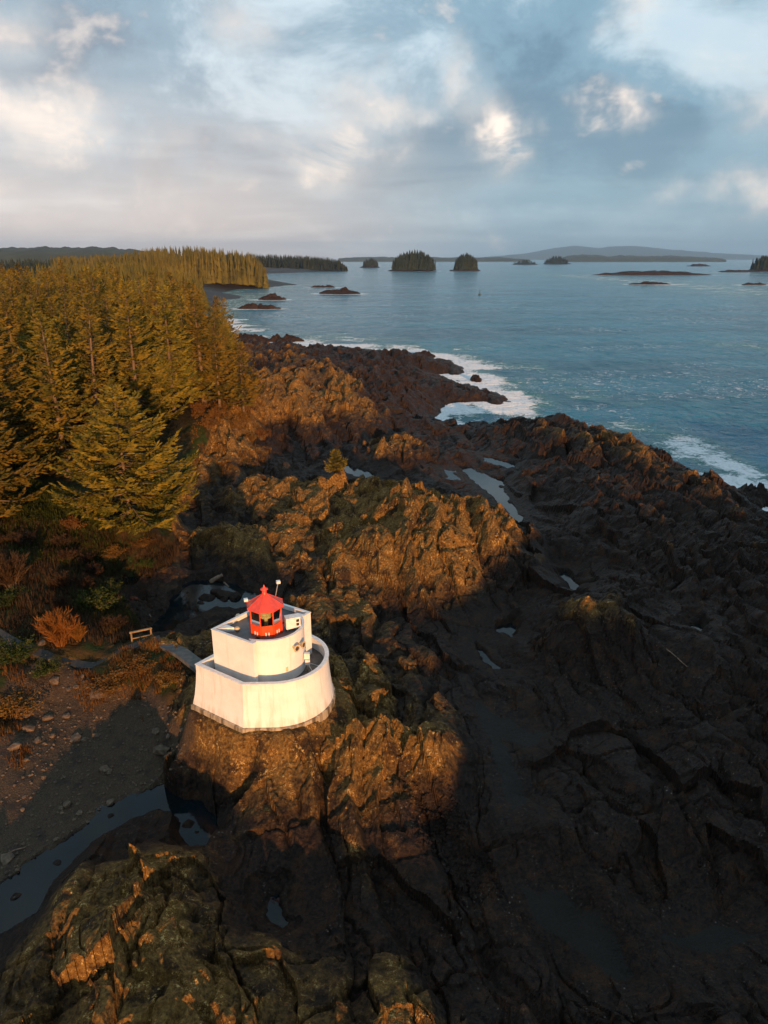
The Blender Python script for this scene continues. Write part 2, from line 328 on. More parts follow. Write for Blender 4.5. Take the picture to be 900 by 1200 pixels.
def hz(x, y): return float(height(np.array([x], float), np.array([y], float), False)[0])

# ------------------------------------------------------------------ object helpers
def tag(o, label=None, cat=None, group=None, kind=None):
    for k, v in (('label', label), ('category', cat), ('group', group), ('kind', kind)):
        if v: o[k] = v
    return o
def wloc(o):
    v = Vector((0, 0, 0))
    while o is not None: v = v + o.location; o = o.parent
    return v
def mesh_of(name, verts, faces, mat=None, smooth=False):
    me = bpy.data.meshes.new(name); me.from_pydata([tuple(v) for v in verts], [], [tuple(f) for f in faces])
    if mat: me.materials.append(mat)
    if smooth: me.polygons.foreach_set('use_smooth', [True] * len(me.polygons))
    me.update(); return me
def obj(name, verts, faces, mat, parent=None, smooth=False, origin=None):
    """vertices in world coordinates; the object sits at the parent's origin, or at origin"""
    if origin is None: origin = wloc(parent) if parent else Vector((0, 0, 0))
    origin = Vector(origin)
    me = mesh_of(name, [(v[0] - origin[0], v[1] - origin[1], v[2] - origin[2]) for v in verts], faces, mat, smooth)
    o = bpy.data.objects.new(name, me); COL.objects.link(o)
    o.parent = parent; o.location = origin - (wloc(parent) if parent else Vector((0, 0, 0)))
    return o
def empty(name, loc):
    o = bpy.data.objects.new(name, None); COL.objects.link(o); o.location = loc; o.empty_display_size = .3; return o
def npmesh(name, V, Fq, mat, attrs=None, smooth=False):
    """fast mesh from numpy arrays, faces all quads or all triangles"""
    V = np.ascontiguousarray(V, dtype=np.float32); Fq = np.ascontiguousarray(Fq, dtype=np.int32); k = Fq.shape[1]
    me = bpy.data.meshes.new(name); me.vertices.add(len(V)); me.vertices.foreach_set('co', V.ravel())
    me.loops.add(Fq.size); me.loops.foreach_set('vertex_index', Fq.ravel())
    me.polygons.add(len(Fq)); me.polygons.foreach_set('loop_start', np.arange(0, Fq.size, k, dtype=np.int32))
    me.update(calc_edges=True)
    me.polygons.foreach_set('use_smooth', np.full(len(Fq), bool(smooth)))
    for n, a in (attrs or {}).items():
        at_ = me.attributes.new(n, 'FLOAT', 'POINT'); at_.data.foreach_set('value', np.ascontiguousarray(a, dtype=np.float32))
    if mat: me.materials.append(mat)
    me.update(); return me
def link(name, me, parent=None):
    o = bpy.data.objects.new(name, me); COL.objects.link(o); o.parent = parent; return o
def box(x0, x1, y0, y1, z0, z1):
    v = [(x, y, z) for z in (z0, z1) for y in (y0, y1) for x in (x0, x1)]
    return v, [(0, 2, 3, 1), (4, 5, 7, 6), (0, 1, 5, 4), (1, 3, 7, 5), (3, 2, 6, 7), (2, 0, 4, 6)]
def frame_box(o, ex, ey, ez, hx, hy, hz_):
    """box centred at o with axes ex ey ez and half sizes"""
    o, ex, ey, ez = map(np.asarray, (o, ex, ey, ez)); v = []
    for c in (-1, 1):
        for b in (-1, 1):
            for a in (-1, 1): v.append(tuple(o + ex * a * hx + ey * b * hy + ez * c * hz_))
    return v, [(0, 2, 3, 1), (4, 5, 7, 6), (0, 1, 5, 4), (1, 3, 7, 5), (3, 2, 6, 7), (2, 0, 4, 6)]
def tube(path, radii, n=8, caps=True):
    v = []; f = []
    path = [Vector(p) for p in path]
    for i, p in enumerate(path):
        d = (path[min(i + 1, len(path) - 1)] - path[max(i - 1, 0)]).normalized()
        a = d.orthogonal().normalized(); b = d.cross(a)
        for k in range(n):
            t = 2 * math.pi * k / n; v.append(tuple(p + (a * math.cos(t) + b * math.sin(t)) * radii[i]))
    for i in range(len(path) - 1):
        for k in range(n): f.append((i * n + k, i * n + (k + 1) % n, (i + 1) * n + (k + 1) % n, (i + 1) * n + k))
    if caps: f.append(tuple(range(n - 1, -1, -1))); f.append(tuple((len(path) - 1) * n + k for k in range(n)))
    return v, f
def merge(*parts):
    V = []; Fc = []
    for v, f in parts:
        o = len(V); V += list(v); Fc += [tuple(i + o for i in q) for q in f]
    return V, Fc

# ------------------------------------------------------------------ materials
def material(name):
    m = bpy.data.materials.new(name); m.use_nodes = True; b = NB(m.node_tree)
    p = m.node_tree.nodes['Principled BSDF']; return m, b, p
def objco(b): return b.new('ShaderNodeTexCoord').outputs['Object']
def plain(name, col, rough=.6, var=.25, scale=3.0, metal=0.0, bump=.0):
    m, b, p = material(name); n = b.noise(objco(b), scale, 5, .6)
    c2 = tuple(min(1, q * (1 + var)) for q in col); c1 = tuple(q * (1 - var) for q in col)
    b.put(p.inputs['Base Color'], b.mix(b.ramp(n, .3, .7), c1, c2)); p.inputs['Roughness'].default_value = rough; p.inputs['Metallic'].default_value = metal
    if bump: b.put(p.inputs['Normal'], b.bump(n, bump, .03))
    return m

def rock_material(name='rock', simple=False, brown=1.0):
    m, b, p = material(name)
    g = b.new('ShaderNodeNewGeometry'); pos = g.outputs['Position']
    sep = b.new('ShaderNodeSeparateXYZ'); b.l.new(pos, sep.inputs[0]); z = sep.outputs[2]
    big = b.noise(pos, .16, 4, .55); mid = b.noise(pos, .9, 5, .6); fine = b.noise(pos, 4.5, 5, .65); grit = b.noise(pos, 17, 3, .6)
    # black tidal band wavers with height, partly painted shade; dry, brown rock above
    shade_off = b.ramp(b.m('SUBTRACT', sep.outputs[0], b.m('MULTIPLY', sep.outputs[1], .10)), -6, 22, 0.0, 3.4)
    shade_off = b.m('ADD', shade_off, b.ramp(sep.outputs[1], 115, 190, 0.0, 6.0))     # shade painted in: right slabs and promontory kept black higher up
    hh = b.m('ADD', b.m('SUBTRACT', z, shade_off), b.m('MULTIPLY', b.m('SUBTRACT', big, .5), 4.0)); hh = b.m('ADD', hh, b.m('MULTIPLY', b.m('SUBTRACT', mid, .5), 2.4))
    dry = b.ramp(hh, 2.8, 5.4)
    wet_shade_c = b.mix(b.ramp(fine, .38, .62), (.0075, .0052, .0044), (.027, .0155, .0105))
    wet_shade_c = b.mix(b.m('MULTIPLY', b.ramp(mid, .50, .66), .7), wet_shade_c, b.mix(b.ramp(grit, .4, .6), (.020, .0095, .006), (.062, .029, .012)))
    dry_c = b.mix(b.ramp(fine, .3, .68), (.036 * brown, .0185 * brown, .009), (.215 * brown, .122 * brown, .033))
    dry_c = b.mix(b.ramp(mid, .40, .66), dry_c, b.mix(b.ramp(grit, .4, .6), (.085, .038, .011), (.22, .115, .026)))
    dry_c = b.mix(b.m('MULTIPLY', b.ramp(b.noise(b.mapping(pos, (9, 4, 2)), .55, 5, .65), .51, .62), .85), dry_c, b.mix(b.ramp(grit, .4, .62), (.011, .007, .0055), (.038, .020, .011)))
    lich_lit = b.m('MULTIPLY', b.ramp(b.m('ADD', b.m('ADD', b.m('MULTIPLY', fine, .7), b.m('MULTIPLY', mid, .45)), b.m('MULTIPLY', grit, .3)), .79, .90), .9)  # lichen patches, also painted bright as sunlit highlights
    dry_c = b.mix(lich_lit, dry_c, (.50, .33, .12))
    col = b.mix(dry, wet_shade_c, dry_c)
    # barnacle flecks in patches near the tide line
    v = b.new('ShaderNodeTexVoronoi'); b.put(v.inputs['Vector'], pos); v.inputs['Scale'].default_value = 4.6
    patch = b.ramp(b.noise(b.mapping(pos, (3, 8, 1)), .35, 4, .6), .46, .62)
    fleck = b.m('MULTIPLY', b.ramp(v.outputs['Distance'], .30, .14), b.m('MULTIPLY', patch, b.m('MULTIPLY', b.ramp(grit, .44, .58), b.ramp(fine, .46, .60))))
    col = b.mix(b.m('MULTIPLY', fleck, .75), col, (.30, .26, .23))
    if not simple:
        veg = b.attr('veg'); beach = b.attr('beach'); sand = b.attr('sand'); forest = b.attr('forest')
        gv = b.mix(b.ramp(mid, .35, .65), (.020, .018, .006), (.050, .030, .012))
        gv = b.mix(b.ramp(b.noise(pos, .4, 3, .5), .5, .62), gv, (.020, .030, .006))
        col = b.mix(b.ramp(b.m('ADD', veg, b.m('MULTIPLY', b.m('SUBTRACT', fine, .5), .7)), .35, .6), col, gv)
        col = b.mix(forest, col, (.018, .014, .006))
        gb = b.mix(b.ramp(grit, .35, .65), (.030, .020, .013), (.085, .058, .036)); gb = b.mix(b.ramp(mid, .45, .7), gb, (.030, .022, .018))
        col = b.mix(b.ramp(beach, .3, .7), col, gb)
        col = b.mix(b.ramp(sand, .3, .7), col, b.mix(mid, (.012, .0105, .009), (.022, .019, .016)))
    b.put(p.inputs['Base Color'], col)
    ro = b.m('ADD', b.m('MULTIPLY', dry, .30), b.m('ADD', .42, b.m('MULTIPLY', fine, .25))); b.put(p.inputs['Roughness'], ro)
    p.inputs['Specular IOR Level'].default_value = .13
    n1 = b.bump(mid, .4, .5); n2 = b.bump(fine, .8, .20, n1); n3 = b.bump(grit, .7, .05, n2); b.put(p.inputs['Normal'], n3)
    return m
M = {}
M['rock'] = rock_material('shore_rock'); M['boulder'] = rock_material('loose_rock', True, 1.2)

def sea_material():
    m, b, p = material('sea_water'); pos = b.new('ShaderNodeNewGeometry').outputs['Position']
    foam = b.attr('foam'); streak = b.attr('streak')
    w1 = b.noise(b.mapping(pos, (0, 0, 0), (0, 0, .35), (.8, 1.0, 1)), .38, 5, .62)
    w2 = b.noise(b.mapping(pos, (4, 0, 0), (0, 0, -.2), (1, .6, 1)), .11, 4, .55)
    w3 = b.noise(pos, 2.2, 3, .6)
    lace = b.noise(pos, .42, 6, .68, 1.2); lace2 = b.noise(pos, 1.6, 4, .7, .8)
    patchy = b.noise(b.mapping(pos, (0, 0, 0), (0, 0, .1), (.35, 1, 1)), .022, 4, .6)
    f = b.m('ADD', b.m('MULTIPLY', foam, .95), b.m('MULTIPLY', b.m('SUBTRACT', lace, .5), 1.5)); f = b.m('ADD', f, b.m('MULTIPLY', b.m('SUBTRACT', lace2, .5), .55))
    fm = b.m('MULTIPLY', b.ramp(f, .44, .72), b.ramp(foam, .04, .3))
    st = b.m('MULTIPLY', b.ramp(b.m('ADD', lace, b.m('MULTIPLY', lace2, .25)), .68, .78), b.ramp(streak, .30, .8))
    fm = b.m('MAXIMUM', fm, b.m('MULTIPLY', st, .7))
    deep = b.mix(b.ramp(patchy, .35, .65), (.001, .082, .145), (.007, .150, .235))
    deep = b.mix(b.ramp(foam, .02, .6), deep, (.028, .150, .150))
    crest = b.ramp(b.m('ADD', b.m('MULTIPLY', w1, .6), b.m('MULTIPLY', w2, .6)), .66, .80)
    deep = b.mix(b.m('MULTIPLY', crest, .5), deep, (.06, .24, .29))
    col = b.mix(fm, deep, (.74, .76, .78))
    b.put(p.inputs['Base Color'], col); b.put(p.inputs['Roughness'], b.m('ADD', b.m('MULTIPLY', fm, .6), .13))
    p.inputs['IOR'].default_value = 1.33; p.inputs['Specular IOR Level'].default_value = .42
    n1 = b.bump(w2, 1.0, 5.0); n2 = b.bump(w1, 1.0, 1.8, n1); n3 = b.bump(w3, .5, .2, n2); n4 = b.bump(fm, .4, .25, n3)
    b.put(p.inputs['Normal'], n4); return m
M['sea'] = sea_material()
def pool_material():
    m, b, p = material('pool_water'); pos = b.new('ShaderNodeNewGeometry').outputs['Position']
    n = b.noise(pos, .5, 4, .6); b.put(p.inputs['Base Color'], b.mix(b.ramp(n, .4, .65), (.002, .007, .010), (.004, .006, .006)))
    p.inputs['Roughness'].default_value = .03; p.inputs['IOR'].default_value = 1.33
    b.put(p.inputs['Normal'], b.bump(b.noise(pos, 3, 3, .5), .05, .1)); return m
M['pool'] = pool_material()

def white_paint(name='white_wall_paint', foot=False):
    m, b, p = material(name); pos = b.new('ShaderNodeNewGeometry').outputs['Position']
    st = b.noise(b.mapping(pos, (0, 0, 0), (0, 0, 0), (2.6, 2.6, .16)), 1.0, 5, .65)
    bl = b.noise(pos, .8, 5, .6); gr = b.noise(pos, 9, 4, .6)
    if foot:
        col = b.mix(b.ramp(st, .42, .60), (.36, .30, .22), (.10, .072, .042)); col = b.mix(b.ramp(bl, .5, .7), col, (.16, .13, .09))
    else:
        col = b.mix(b.ramp(bl, .35, .7), (.74, .735, .73), (.66, .65, .64)); col = b.mix(b.m('MULTIPLY', b.ramp(st, .52, .70), .38), col, (.46, .40, .33))
        sep = b.new('ShaderNodeSeparateXYZ'); b.l.new(pos, sep.inputs[0])
        low = b.m('MULTIPLY', b.ramp(sep.outputs[2], 7.6, 6.6), b.ramp(st, .40, .6)); col = b.mix(b.m('MULTIPLY', low, .55), col, (.42, .35, .26))
    b.put(p.inputs['Base Color'], col); p.inputs['Roughness'].default_value = .55
    b.put(p.inputs['Normal'], b.bump(gr, .25, .02)); return m
M['white'] = white_paint(); M['footing'] = white_paint('stained_footing', True)
M['cap'] = plain('white_coping', (.66, .65, .645), .5, .12, 4)
M['deck'] = plain('deck_felt', (.075, .072, .075), .5, .35, 1.2)
M['walk'] = plain('wet_deck', (.060, .054, .050), .45, .5, 1.6)
M['red'] = plain('red_paint', (.64, .060, .010), .38, .14, 2.5)
M['redroof'] = plain('red_roof_paint', (.60, .060, .035), .42, .16, 3)
M['brass'] = plain('lens_glass', (.55, .46, .22), .2, .2, 6, .1)
M['black'] = plain('black_rubber', (.012, .012, .012), .5, .2)
M['horn'] = plain('horn_beige', (.52, .40, .24), .5, .2, 6)
M['metal'] = plain('galvanised_steel', (.45, .46, .47), .4, .2, 6, .5)
M['concrete'] = plain('grey_concrete', (.085, .08, .075), .8, .3, 2.2, 0, .2)
M['gravel'] = plain('grey_gravel', (.034, .031, .030), .9, .4, 9, 0, .5)
M['wood'] = plain('weathered_wood', (.19, .125, .06), .7, .3, 5)
M['drift'] = plain('driftwood', (.16, .10, .065), .8, .35, 4)
M['bark'] = plain('spruce_bark', (.110, .075, .045), .9, .4, 2, 0, .4)
M['buoy'] = plain('buoy_paint', (.03, .05, .05), .5, .2)
def glass_material():
    m, b, p = material('lantern_glass'); m.node_tree.nodes.remove(p)
    t = b.new('ShaderNodeBsdfTransparent'); t.inputs[0].default_value = (.90, .93, .92, 1); g = b.new('ShaderNodeBsdfGlossy'); g.inputs['Roughness'].default_value = .03
    fr = b.new('ShaderNodeFresnel'); fr.inputs[0].default_value = 1.5; mx = b.new('ShaderNodeMixShader'); b.l.new(fr.outputs[0], mx.inputs[0]); b.l.new(t.outputs[0], mx.inputs[1]); b.l.new(g.outputs[0], mx.inputs[2])
    b.l.new(mx.outputs[0], m.node_tree.nodes['Material Output'].inputs[0]); return m
M['glass'] = glass_material()
def leaf_material(name, a, c, scale=.5, rough=.75, trans=.25, objvar=.35):
    m, b, p = material(name); oi = b.new('ShaderNodeObjectInfo').outputs['Random']
    pos = b.new('ShaderNodeNewGeometry').outputs['Position']; n = b.noise(pos, scale, 4, .6); n2 = b.noise(pos, 3.1, 3, .6)
    col = b.mix(b.ramp(n, .35, .65), a, c); col = b.mix(b.m('MULTIPLY', b.ramp(n2, .5, .75), .5), col, tuple(q * 1.7 for q in c))
    hsv = b.new('ShaderNodeHueSaturation'); b.put(hsv.inputs['Color'], col); b.put(hsv.inputs['Value'], b.m('ADD', 1 - objvar / 2, b.m('MULTIPLY', oi, objvar)))
    b.put(hsv.inputs['Hue'], b.m('ADD', .485, b.m('MULTIPLY', oi, .03)))
    b.put(p.inputs['Base Color'], hsv.outputs[0]); p.inputs['Roughness'].default_value = rough; p.inputs['Specular IOR Level'].default_value = .2
    t = b.new('ShaderNodeBsdfTranslucent'); b.put(t.inputs[0], hsv.outputs[0]); mx = b.new('ShaderNodeMixShader'); mx.inputs[0].default_value = trans
    out = m.node_tree.nodes['Material Output']; b.l.new(p.outputs[0], mx.inputs[1]); b.l.new(t.outputs[0], mx.inputs[2]); b.l.new(mx.outputs[0], out.inputs[0]); return m
M['needle'] = leaf_material('spruce_needles', (.050, .058, .010), (.200, .142, .018))
M['needle_far'] = leaf_material('far_needles', (.060, .058, .012), (.125, .102, .016), .03)
M['needle_dark'] = leaf_material('dark_needles', (.012, .018, .008), (.024, .030, .010), .01)
M['grass'] = leaf_material('dry_grass', (.090, .040, .010), (.15, .075, .016), .7)
M['brush'] = leaf_material('brown_brush', (.028, .016, .009), (.054, .029, .014), .6)
M['salal'] = leaf_material('salal_leaves', (.020, .032, .004), (.042, .055, .008), .6)
M['twig'] = leaf_material('orange_twigs', (.16, .070, .012), (.24, .11, .02), .9)

# ------------------------------------------------------------------ terrain sheet
def build_terrain():
    NR, NC = 1000, 860
    Yr = 19.5 * (470 / 19.5) ** (np.arange(NR) / (NR - 1)) - 8; U = np.linspace(-.82, .80, NC)
    Y = np.repeat(Yr[:, None], NC, 1); X = U[None, :] * (Y + 8)
    z, veg, beach, sand, forest = height(X, Y, True, True)
    # push vertices sideways a little so that steps do not follow the grid
    idx = np.arange(NR * NC).reshape(NR, NC)
    Fq = np.stack([idx[:-1, :-1], idx[:-1, 1:], idx[1:, 1:], idx[1:, :-1]], -1).reshape(-1, 4)
    zz = z.ravel(); keep = zz[Fq].max(1) > -1.5; Fq = Fq[keep]
    used = np.unique(Fq); remap = np.full(NR * NC, -1); remap[used] = np.arange(len(used))
    V = np.stack([X.ravel(), Y.ravel(), zz], -1)[used]
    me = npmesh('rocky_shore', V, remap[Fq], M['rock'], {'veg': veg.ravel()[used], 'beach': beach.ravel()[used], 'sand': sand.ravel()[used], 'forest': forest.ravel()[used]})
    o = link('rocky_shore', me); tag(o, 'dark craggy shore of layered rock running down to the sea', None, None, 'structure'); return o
shore = build_terrain()

# shore behind the camera; its unseen ridge is added to shade the rocks
def build_shade_ridge():
    xs = np.linspace(-160, 200, 241); ys = np.linspace(-190, 13, 140); X, Y = np.meshgrid(xs, ys)
    b = base_h(X, np.maximum(Y, 0)); k = sstep(-8, -50, Y)
    sx, sy = math.sin(SUN_AZ), math.cos(SUN_AZ); XR = X + (Y + 60) * (sx / -sy)          # crest height set along the sunbeams to place the shade
    crest = np.interp(XR, [-160, -20, 0, 14, 22, 30, 38, 48, 60, 80, 110, 160], [8, 8.5, 10, 11.5, 13.2, 15, 18, 20.5, 23, 25.5, 28.5, 31]) * sstep(-190, -120, Y) * (1 - .25 * sstep(-75, -120, Y))
    z = b * (1 - k) + k * (crest + 3.0 * fbm(X / 7, Y / 7, 71, 4)) + .8 * fbm(X / 9, Y / 9, 81, 4) - .9 * sstep(6, 13, Y)
    idx = np.arange(z.size).reshape(z.shape); Fq = np.stack([idx[:-1, :-1], idx[:-1, 1:], idx[1:, 1:], idx[1:, :-1]], -1).reshape(-1, 4)
    me = npmesh('headland', np.stack([X.ravel(), Y.ravel(), z.ravel()], -1), Fq, M['boulder']); o = link('headland', me)
    tag(o, 'unseen rocky ridge added behind the viewpoint to shade the shore', None, None, 'structure')
build_shade_ridge()

# ------------------------------------------------------------------ skerries, islets and the sea
ISL = []        # (x, y, rx, ry) for foam
def islet(name, label, px0, px1, pyb, h, mat, depth=.5, rough=.5, seed=0, cat=None, kind='structure', trees=None, wooded=None, foam=1.0):
    """low island whose near shore lies at pixel row pyb; h = height in metres of the rock"""
    p0, p1 = at(px0, pyb, 0), at(px1, pyb, 0); L = p1[0] - p0[0]; ry = max(L * depth / 2, 4); cy = p0[1] + ry * .8; cx = (p0[0] + p1[0]) / 2; rx = L / 2
    n, mrow = 96, 16; Fc = []
    A_ = 2 * np.pi * np.arange(n) / n; w = 1 + rough * fbm(2.2 * np.cos(A_) + seed * 3.1, 2.2 * np.sin(A_), seed, 4)
    Rr = (np.arange(mrow + 1) / mrow)[:, None]
    x = cx + np.cos(A_) * rx * Rr * w; y = cy + np.sin(A_) * ry * Rr * w
    nz = fbm(x / rx * 3.0 + seed, y / max(ry, rx * .3) * 2., seed + 5, 4); f_, _k = facets(x / rx * 5, y / max(ry, rx * .3) * 3, seed, 1.0)
    zt = h * (1 - Rr ** 2.4) * (.75 + 1.0 * nz + .35 * f_) - np.where(Rr > .97, 1.0, 0) + .3
    V = np.stack([x, y, zt], -1).reshape(-1, 3)
    for j in range(mrow):
        for i in range(n):
            a, b_ = j * n + i, j * n + (i + 1) % n
            Fc.append((a, b_, b_ + n, a + n))
    o = obj(name, V, Fc, mat, None, True, (cx, cy, 0)); tag(o, label, cat, None, kind)
    ISL.append((cx, cy, rx, ry, foam))
    return o, (cx, cy, rx, ry)
def rag_trees(pts, seed, mat, name, parent):
    """far-off wood: many small ragged conifers joined into one mass"""
    rng = random.Random(seed); V = []; Fc = []
    for x, y, z, h, r in pts:
        n = 6; levels = 5
        lean = rng.uniform(-.04, .04) * h
        for k in range(levels):
            zb = z + h * (.05 + .18 * k); zt = z + h * (.36 + .16 * k) if k < levels - 1 else z + h
            rr = r * (1 - .19 * k); o0 = len(V); a0 = rng.uniform(0, 6.28)
            for i in range(n):
                a = a0 + i * 6.283 / n; q = rr * rng.uniform(.65, 1.2); V.append((x + q * math.cos(a) + lean * k / 4, y + q * math.sin(a), zb + rng.uniform(-.05, .05) * h))
            V.append((x + lean * (k + 1) / 4, y, zt))
            for i in range(n): Fc.append((o0 + i, o0 + (i + 1) % n, o0 + n))
    o = obj(name, V, Fc, mat, parent); o['kind'] = 'stuff'; return o
def wooded(o, g, h, tops, seed, n, mat):
    cx, cy, rx, ry = g; rng = random.Random(seed); pts = []
    for _ in range(n):
        a = rng.uniform(0, 6.283); r = math.sqrt(rng.random()) * tops[1]
        x = cx + rx * r * math.cos(a); y = cy + ry * r * math.sin(a)
        zt = h * max(.15, (1 - r ** 2.4)) * .6; th = tops[0] * (1 - .55 * r * r) * rng.uniform(.6, 1.15); pts.append((x, y, zt, th, th * .2))
    rag_trees(pts, seed, mat, 'tree_cover', o)
dk = M['boulder']
o, g = islet('island', 'largest round wooded islet on the horizon left of centre', 456, 514, 318, 14, dk, .6, .3, 3, trees=None); wooded(o, g, 14, (50, .88), 3, 520, M['needle_dark'])
o, g = islet('island', 'smaller steep wooded islet right of the largest one', 530, 563, 317.5, 12, dk, .6, .3, 4); wooded(o, g, 12, (42, .80), 4, 320, M['needle_dark'])
o, g = islet('island', 'tiny pointed wooded islet left of the largest one', 423, 445, 313.5, 10, dk, .6, .4, 5); wooded(o, g, 10, (32, .8), 5, 200, M['needle_dark'])
o, g = islet('island', 'flat topped wooded islet right of centre near the horizon', 638, 669, 309.5, 16, dk, .6, .3, 6); wooded(o, g, 16, (44, .9), 6, 220, M['needle_dark'])
o, g = islet('island', 'low thinly wooded islet beside the flat topped one', 602, 630, 310, 9, dk, .5, .4, 7); wooded(o, g, 9, (26, .9), 7, 120, M['needle_dark'])
o, g = islet('island', 'dark wooded point cut by the right edge of the picture', 880, 960, 318.5, 14, dk, .6, .2, 8); wooded(o, g, 14, (40, .78), 8, 400, M['needle_dark'])
islet('skerry', 'long low bare reef right of centre on the water', 694, 842, 322.5, 9, dk, .16, .6, 11)
islet('skerry', 'wave washed reef below the long bare one', 742, 786, 333.5, 3.6, dk, .3, .7, 12, foam=2.2)
islet('skerry', 'tiny reef awash near the right edge', 870, 896, 334, 3, dk, .3, .7, 18, foam=2)
islet('skerry', 'bare reef running left from the wooded point at the right edge', 846, 890, 318.8, 6, dk, .25, .6, 13, foam=1.5)
islet('skerry', 'small pair of dark rocks near the horizon right', 808, 834, 311.8, 9, dk, .3, .7, 14, foam=.5)
islet('skerry', 'lone humped dark rock in the bay off the wooded headland', 374, 421, 344.5, 5.0, dk, .42, .4, 15)
islet('skerry', 'low broken rocks off the second spit', 302, 334, 351.5, 4.0, dk, .35, .7, 16)
islet('skerry', 'small rocks awash between spit and humped rock', 366, 392, 337, 3, dk, .35, .7, 17)
islet('skerry', 'low rust coloured ledge off the near promontory', 314, 352, 400.5, 2.6, dk, .42, .6, 19)
islet('skerry', 'dark ledge joining the shore beside the rust coloured one', 258, 314, 401, 3.0, dk, .45, .6, 20)
islet('skerry', 'thin rock tongue in the bay under the wooded headland', 282, 322, 362, 3.2, dk, .3, .7, 21)
islet('skerry', 'small rock awash off the near promontory tip', 484, 512, 419.5, 1.6, dk, .4, .7, 22, foam=2)
islet('skerry', 'dark rock awash beside the right edge of the rocks', 879, 912, 592, 1.6, dk, .6, .5, 23, foam=1.5)
islet('skerry', 'dark rock pair off the tip of the second promontory', 552, 566, 447, 1.2, dk, .5, .6, 24, foam=2)
# coast to the left: rock aprons and wooded headlands, each going away from the camera
def apron(label, pts, h, seed):
    """strip of shore rock: pts = waterline pixels, it rises away from the water to the left"""
    W = np.array([at(px, py, 0) for px, py in pts]); dense = []
    for i in range(len(W) - 1):
        for t in np.linspace(0, 1, 12, endpoint=False): dense.append(W[i] * (1 - t) + W[i + 1] * t)
    dense = np.array(dense); nr = 16; V = []; Fc = []
    back = np.array([at(150, pts[len(pts) // 2][1] - 2, 0)])[0]
    for j in range(nr):
        u = j / (nr - 1)
        for i, p in enumerate(dense):
            q = p * (1 - u) + np.array([back[0] * .6 + p[0] * .4 - 60, p[1] * 1.02, 0]) * u
            V.append((q[0], q[1], u))
    V = np.array(V); nz = fbm(V[:, 0] / 18, V[:, 1] / 30, seed, 4); uu = V[:, 2]; V[:, 2] = -1.2 + (h + 5 * nz) * np.minimum(1, uu * 3.2) + 6 * uu
    n = len(dense)
    for j in range(nr - 1):
        for i in range(n - 1): Fc.append((j * n + i, j * n + i + 1, (j + 1) * n + i + 1, (j + 1) * n + i))
    o = obj('shore_apron', V, Fc, M['boulder'], None, True, tuple(dense[0] * [1, 1, 0])); tag(o, label, None, None, 'structure')
    for p in dense[::5]: ISL.append((p[0], p[1], 4, 6, .6))
apron('brown rock shelf on the bay under the wooded headland', [(246, 377), (262, 369), (258, 361), (282, 358.5), (262, 353), (282, 351), (298, 347.5), (270, 343.5), (286, 339), (330, 336), (356, 333.5), (330, 329.5), (306, 325), (302, 321), (352, 319.5), (404, 317.5), (408, 315.5), (398, 313)], 5, 31)

def build_sea():
    NR, NC = 560, 420
    Yr = 90 * (2700 / 90) ** (np.arange(NR) / (NR - 1)); U = np.linspace(-.75, .85, NC)
    Y = np.repeat(Yr[:, None], NC, 1); X = U[None, :] * (Y + 8)
    h = base_grid(X, Y)
    foam = np.where(Y < 470, sstep(-4.6, -.4, h + 2.6 * fbm(X / 11, Y / 11, 401, 4)), 0)
    for cx, cy, rx, ry, k in ISL:
        d = np.hypot((X - cx) / (rx + 3), (Y - cy) / (ry + 4)); w = 1 + .22 * k + 10 / max(rx, 8)
        foam = np.maximum(foam, min(1, .75 * k) * sstep(w + .2, 1.0, d + .3 * fbm(X / 12, Y / 16, 411, 3)))
    # broken water east of the reefs and in front of the rocks on the right
    for px, py, rx, ry, k in [(760, 331, 60, 26, .55), (820, 331, 60, 14, .4), (880, 321, 20, 12, .5), (890, 408, 12, 8, .5), (850, 404, 20, 5, .45), (606, 461, 34, 14, .95), (540, 478, 26, 14, .95), (530, 424, 26, 10, .8), (470, 408, 30, 8, .45), (800, 520, 44, 16, 1.0), (856, 545, 34, 20, 1.0), (740, 503, 30, 8, .8), (880, 575, 12, 9, .9), (660, 445, 26, 6, .35), (620, 444, 16, 6, .4), (300, 350, 30, 20, .4)]:
        p = at(px, py, 0); dep = np.hypot(p[0], p[1]); sx = rx * dep / F; q = at(px, py + 1, 0); sy = max(ry * abs(q[1] - p[1]) * 1.2, sx * .3)
        foam = np.maximum(foam, k * (.85 + .8 * fbm(X / 11, Y / 11, 451, 3)) * np.exp(-((X - p[0]) / sx) ** 2 - ((Y - p[1]) / sy) ** 2))
    streak = sstep(.05, .5, fbm(X / 60 + 3, Y / 26, 421, 4) + .25 * foam)
    z = (.28 * fbm(X / 7 + Y / 14, Y / 6, 431, 3) + .5 * fbm(X / 24, Y / 17, 441, 2)) * sstep(2400, 300, Y) * (1 - .7 * foam) - .1 - .5 * sstep(2200, 2700, Y)
    V = np.stack([X, Y, z], -1).reshape(-1, 3); idx = np.arange(NR * NC).reshape(NR, NC)
    Fq = np.stack([idx[:-1, :-1], idx[:-1, 1:], idx[1:, 1:], idx[1:, :-1]], -1).reshape(-1, 4)
    keep = h.ravel()[Fq].min(1) < 2.5; keep |= Y.ravel()[Fq].min(1) > 460
    o = link('sea', npmesh('sea', V, Fq[keep], M['sea'], {'foam': foam.ravel(), 'streak': streak.ravel()}, True)); tag(o, 'wind ruffled blue sea reaching to the horizon', None, None, 'structure')
    # the same water far out to the horizon and beside the frame
    ring = [(-60000, -400), (60000, -400), (60000, 80000), (-60000, 80000)]
    v = [(x, y, -.8) for x, y in ring]; o2 = obj('open_sea', v, [(0, 1, 2, 3)], M['sea']); tag(o2, 'open sea out to the horizon', None, None, 'structure')
build_sea()

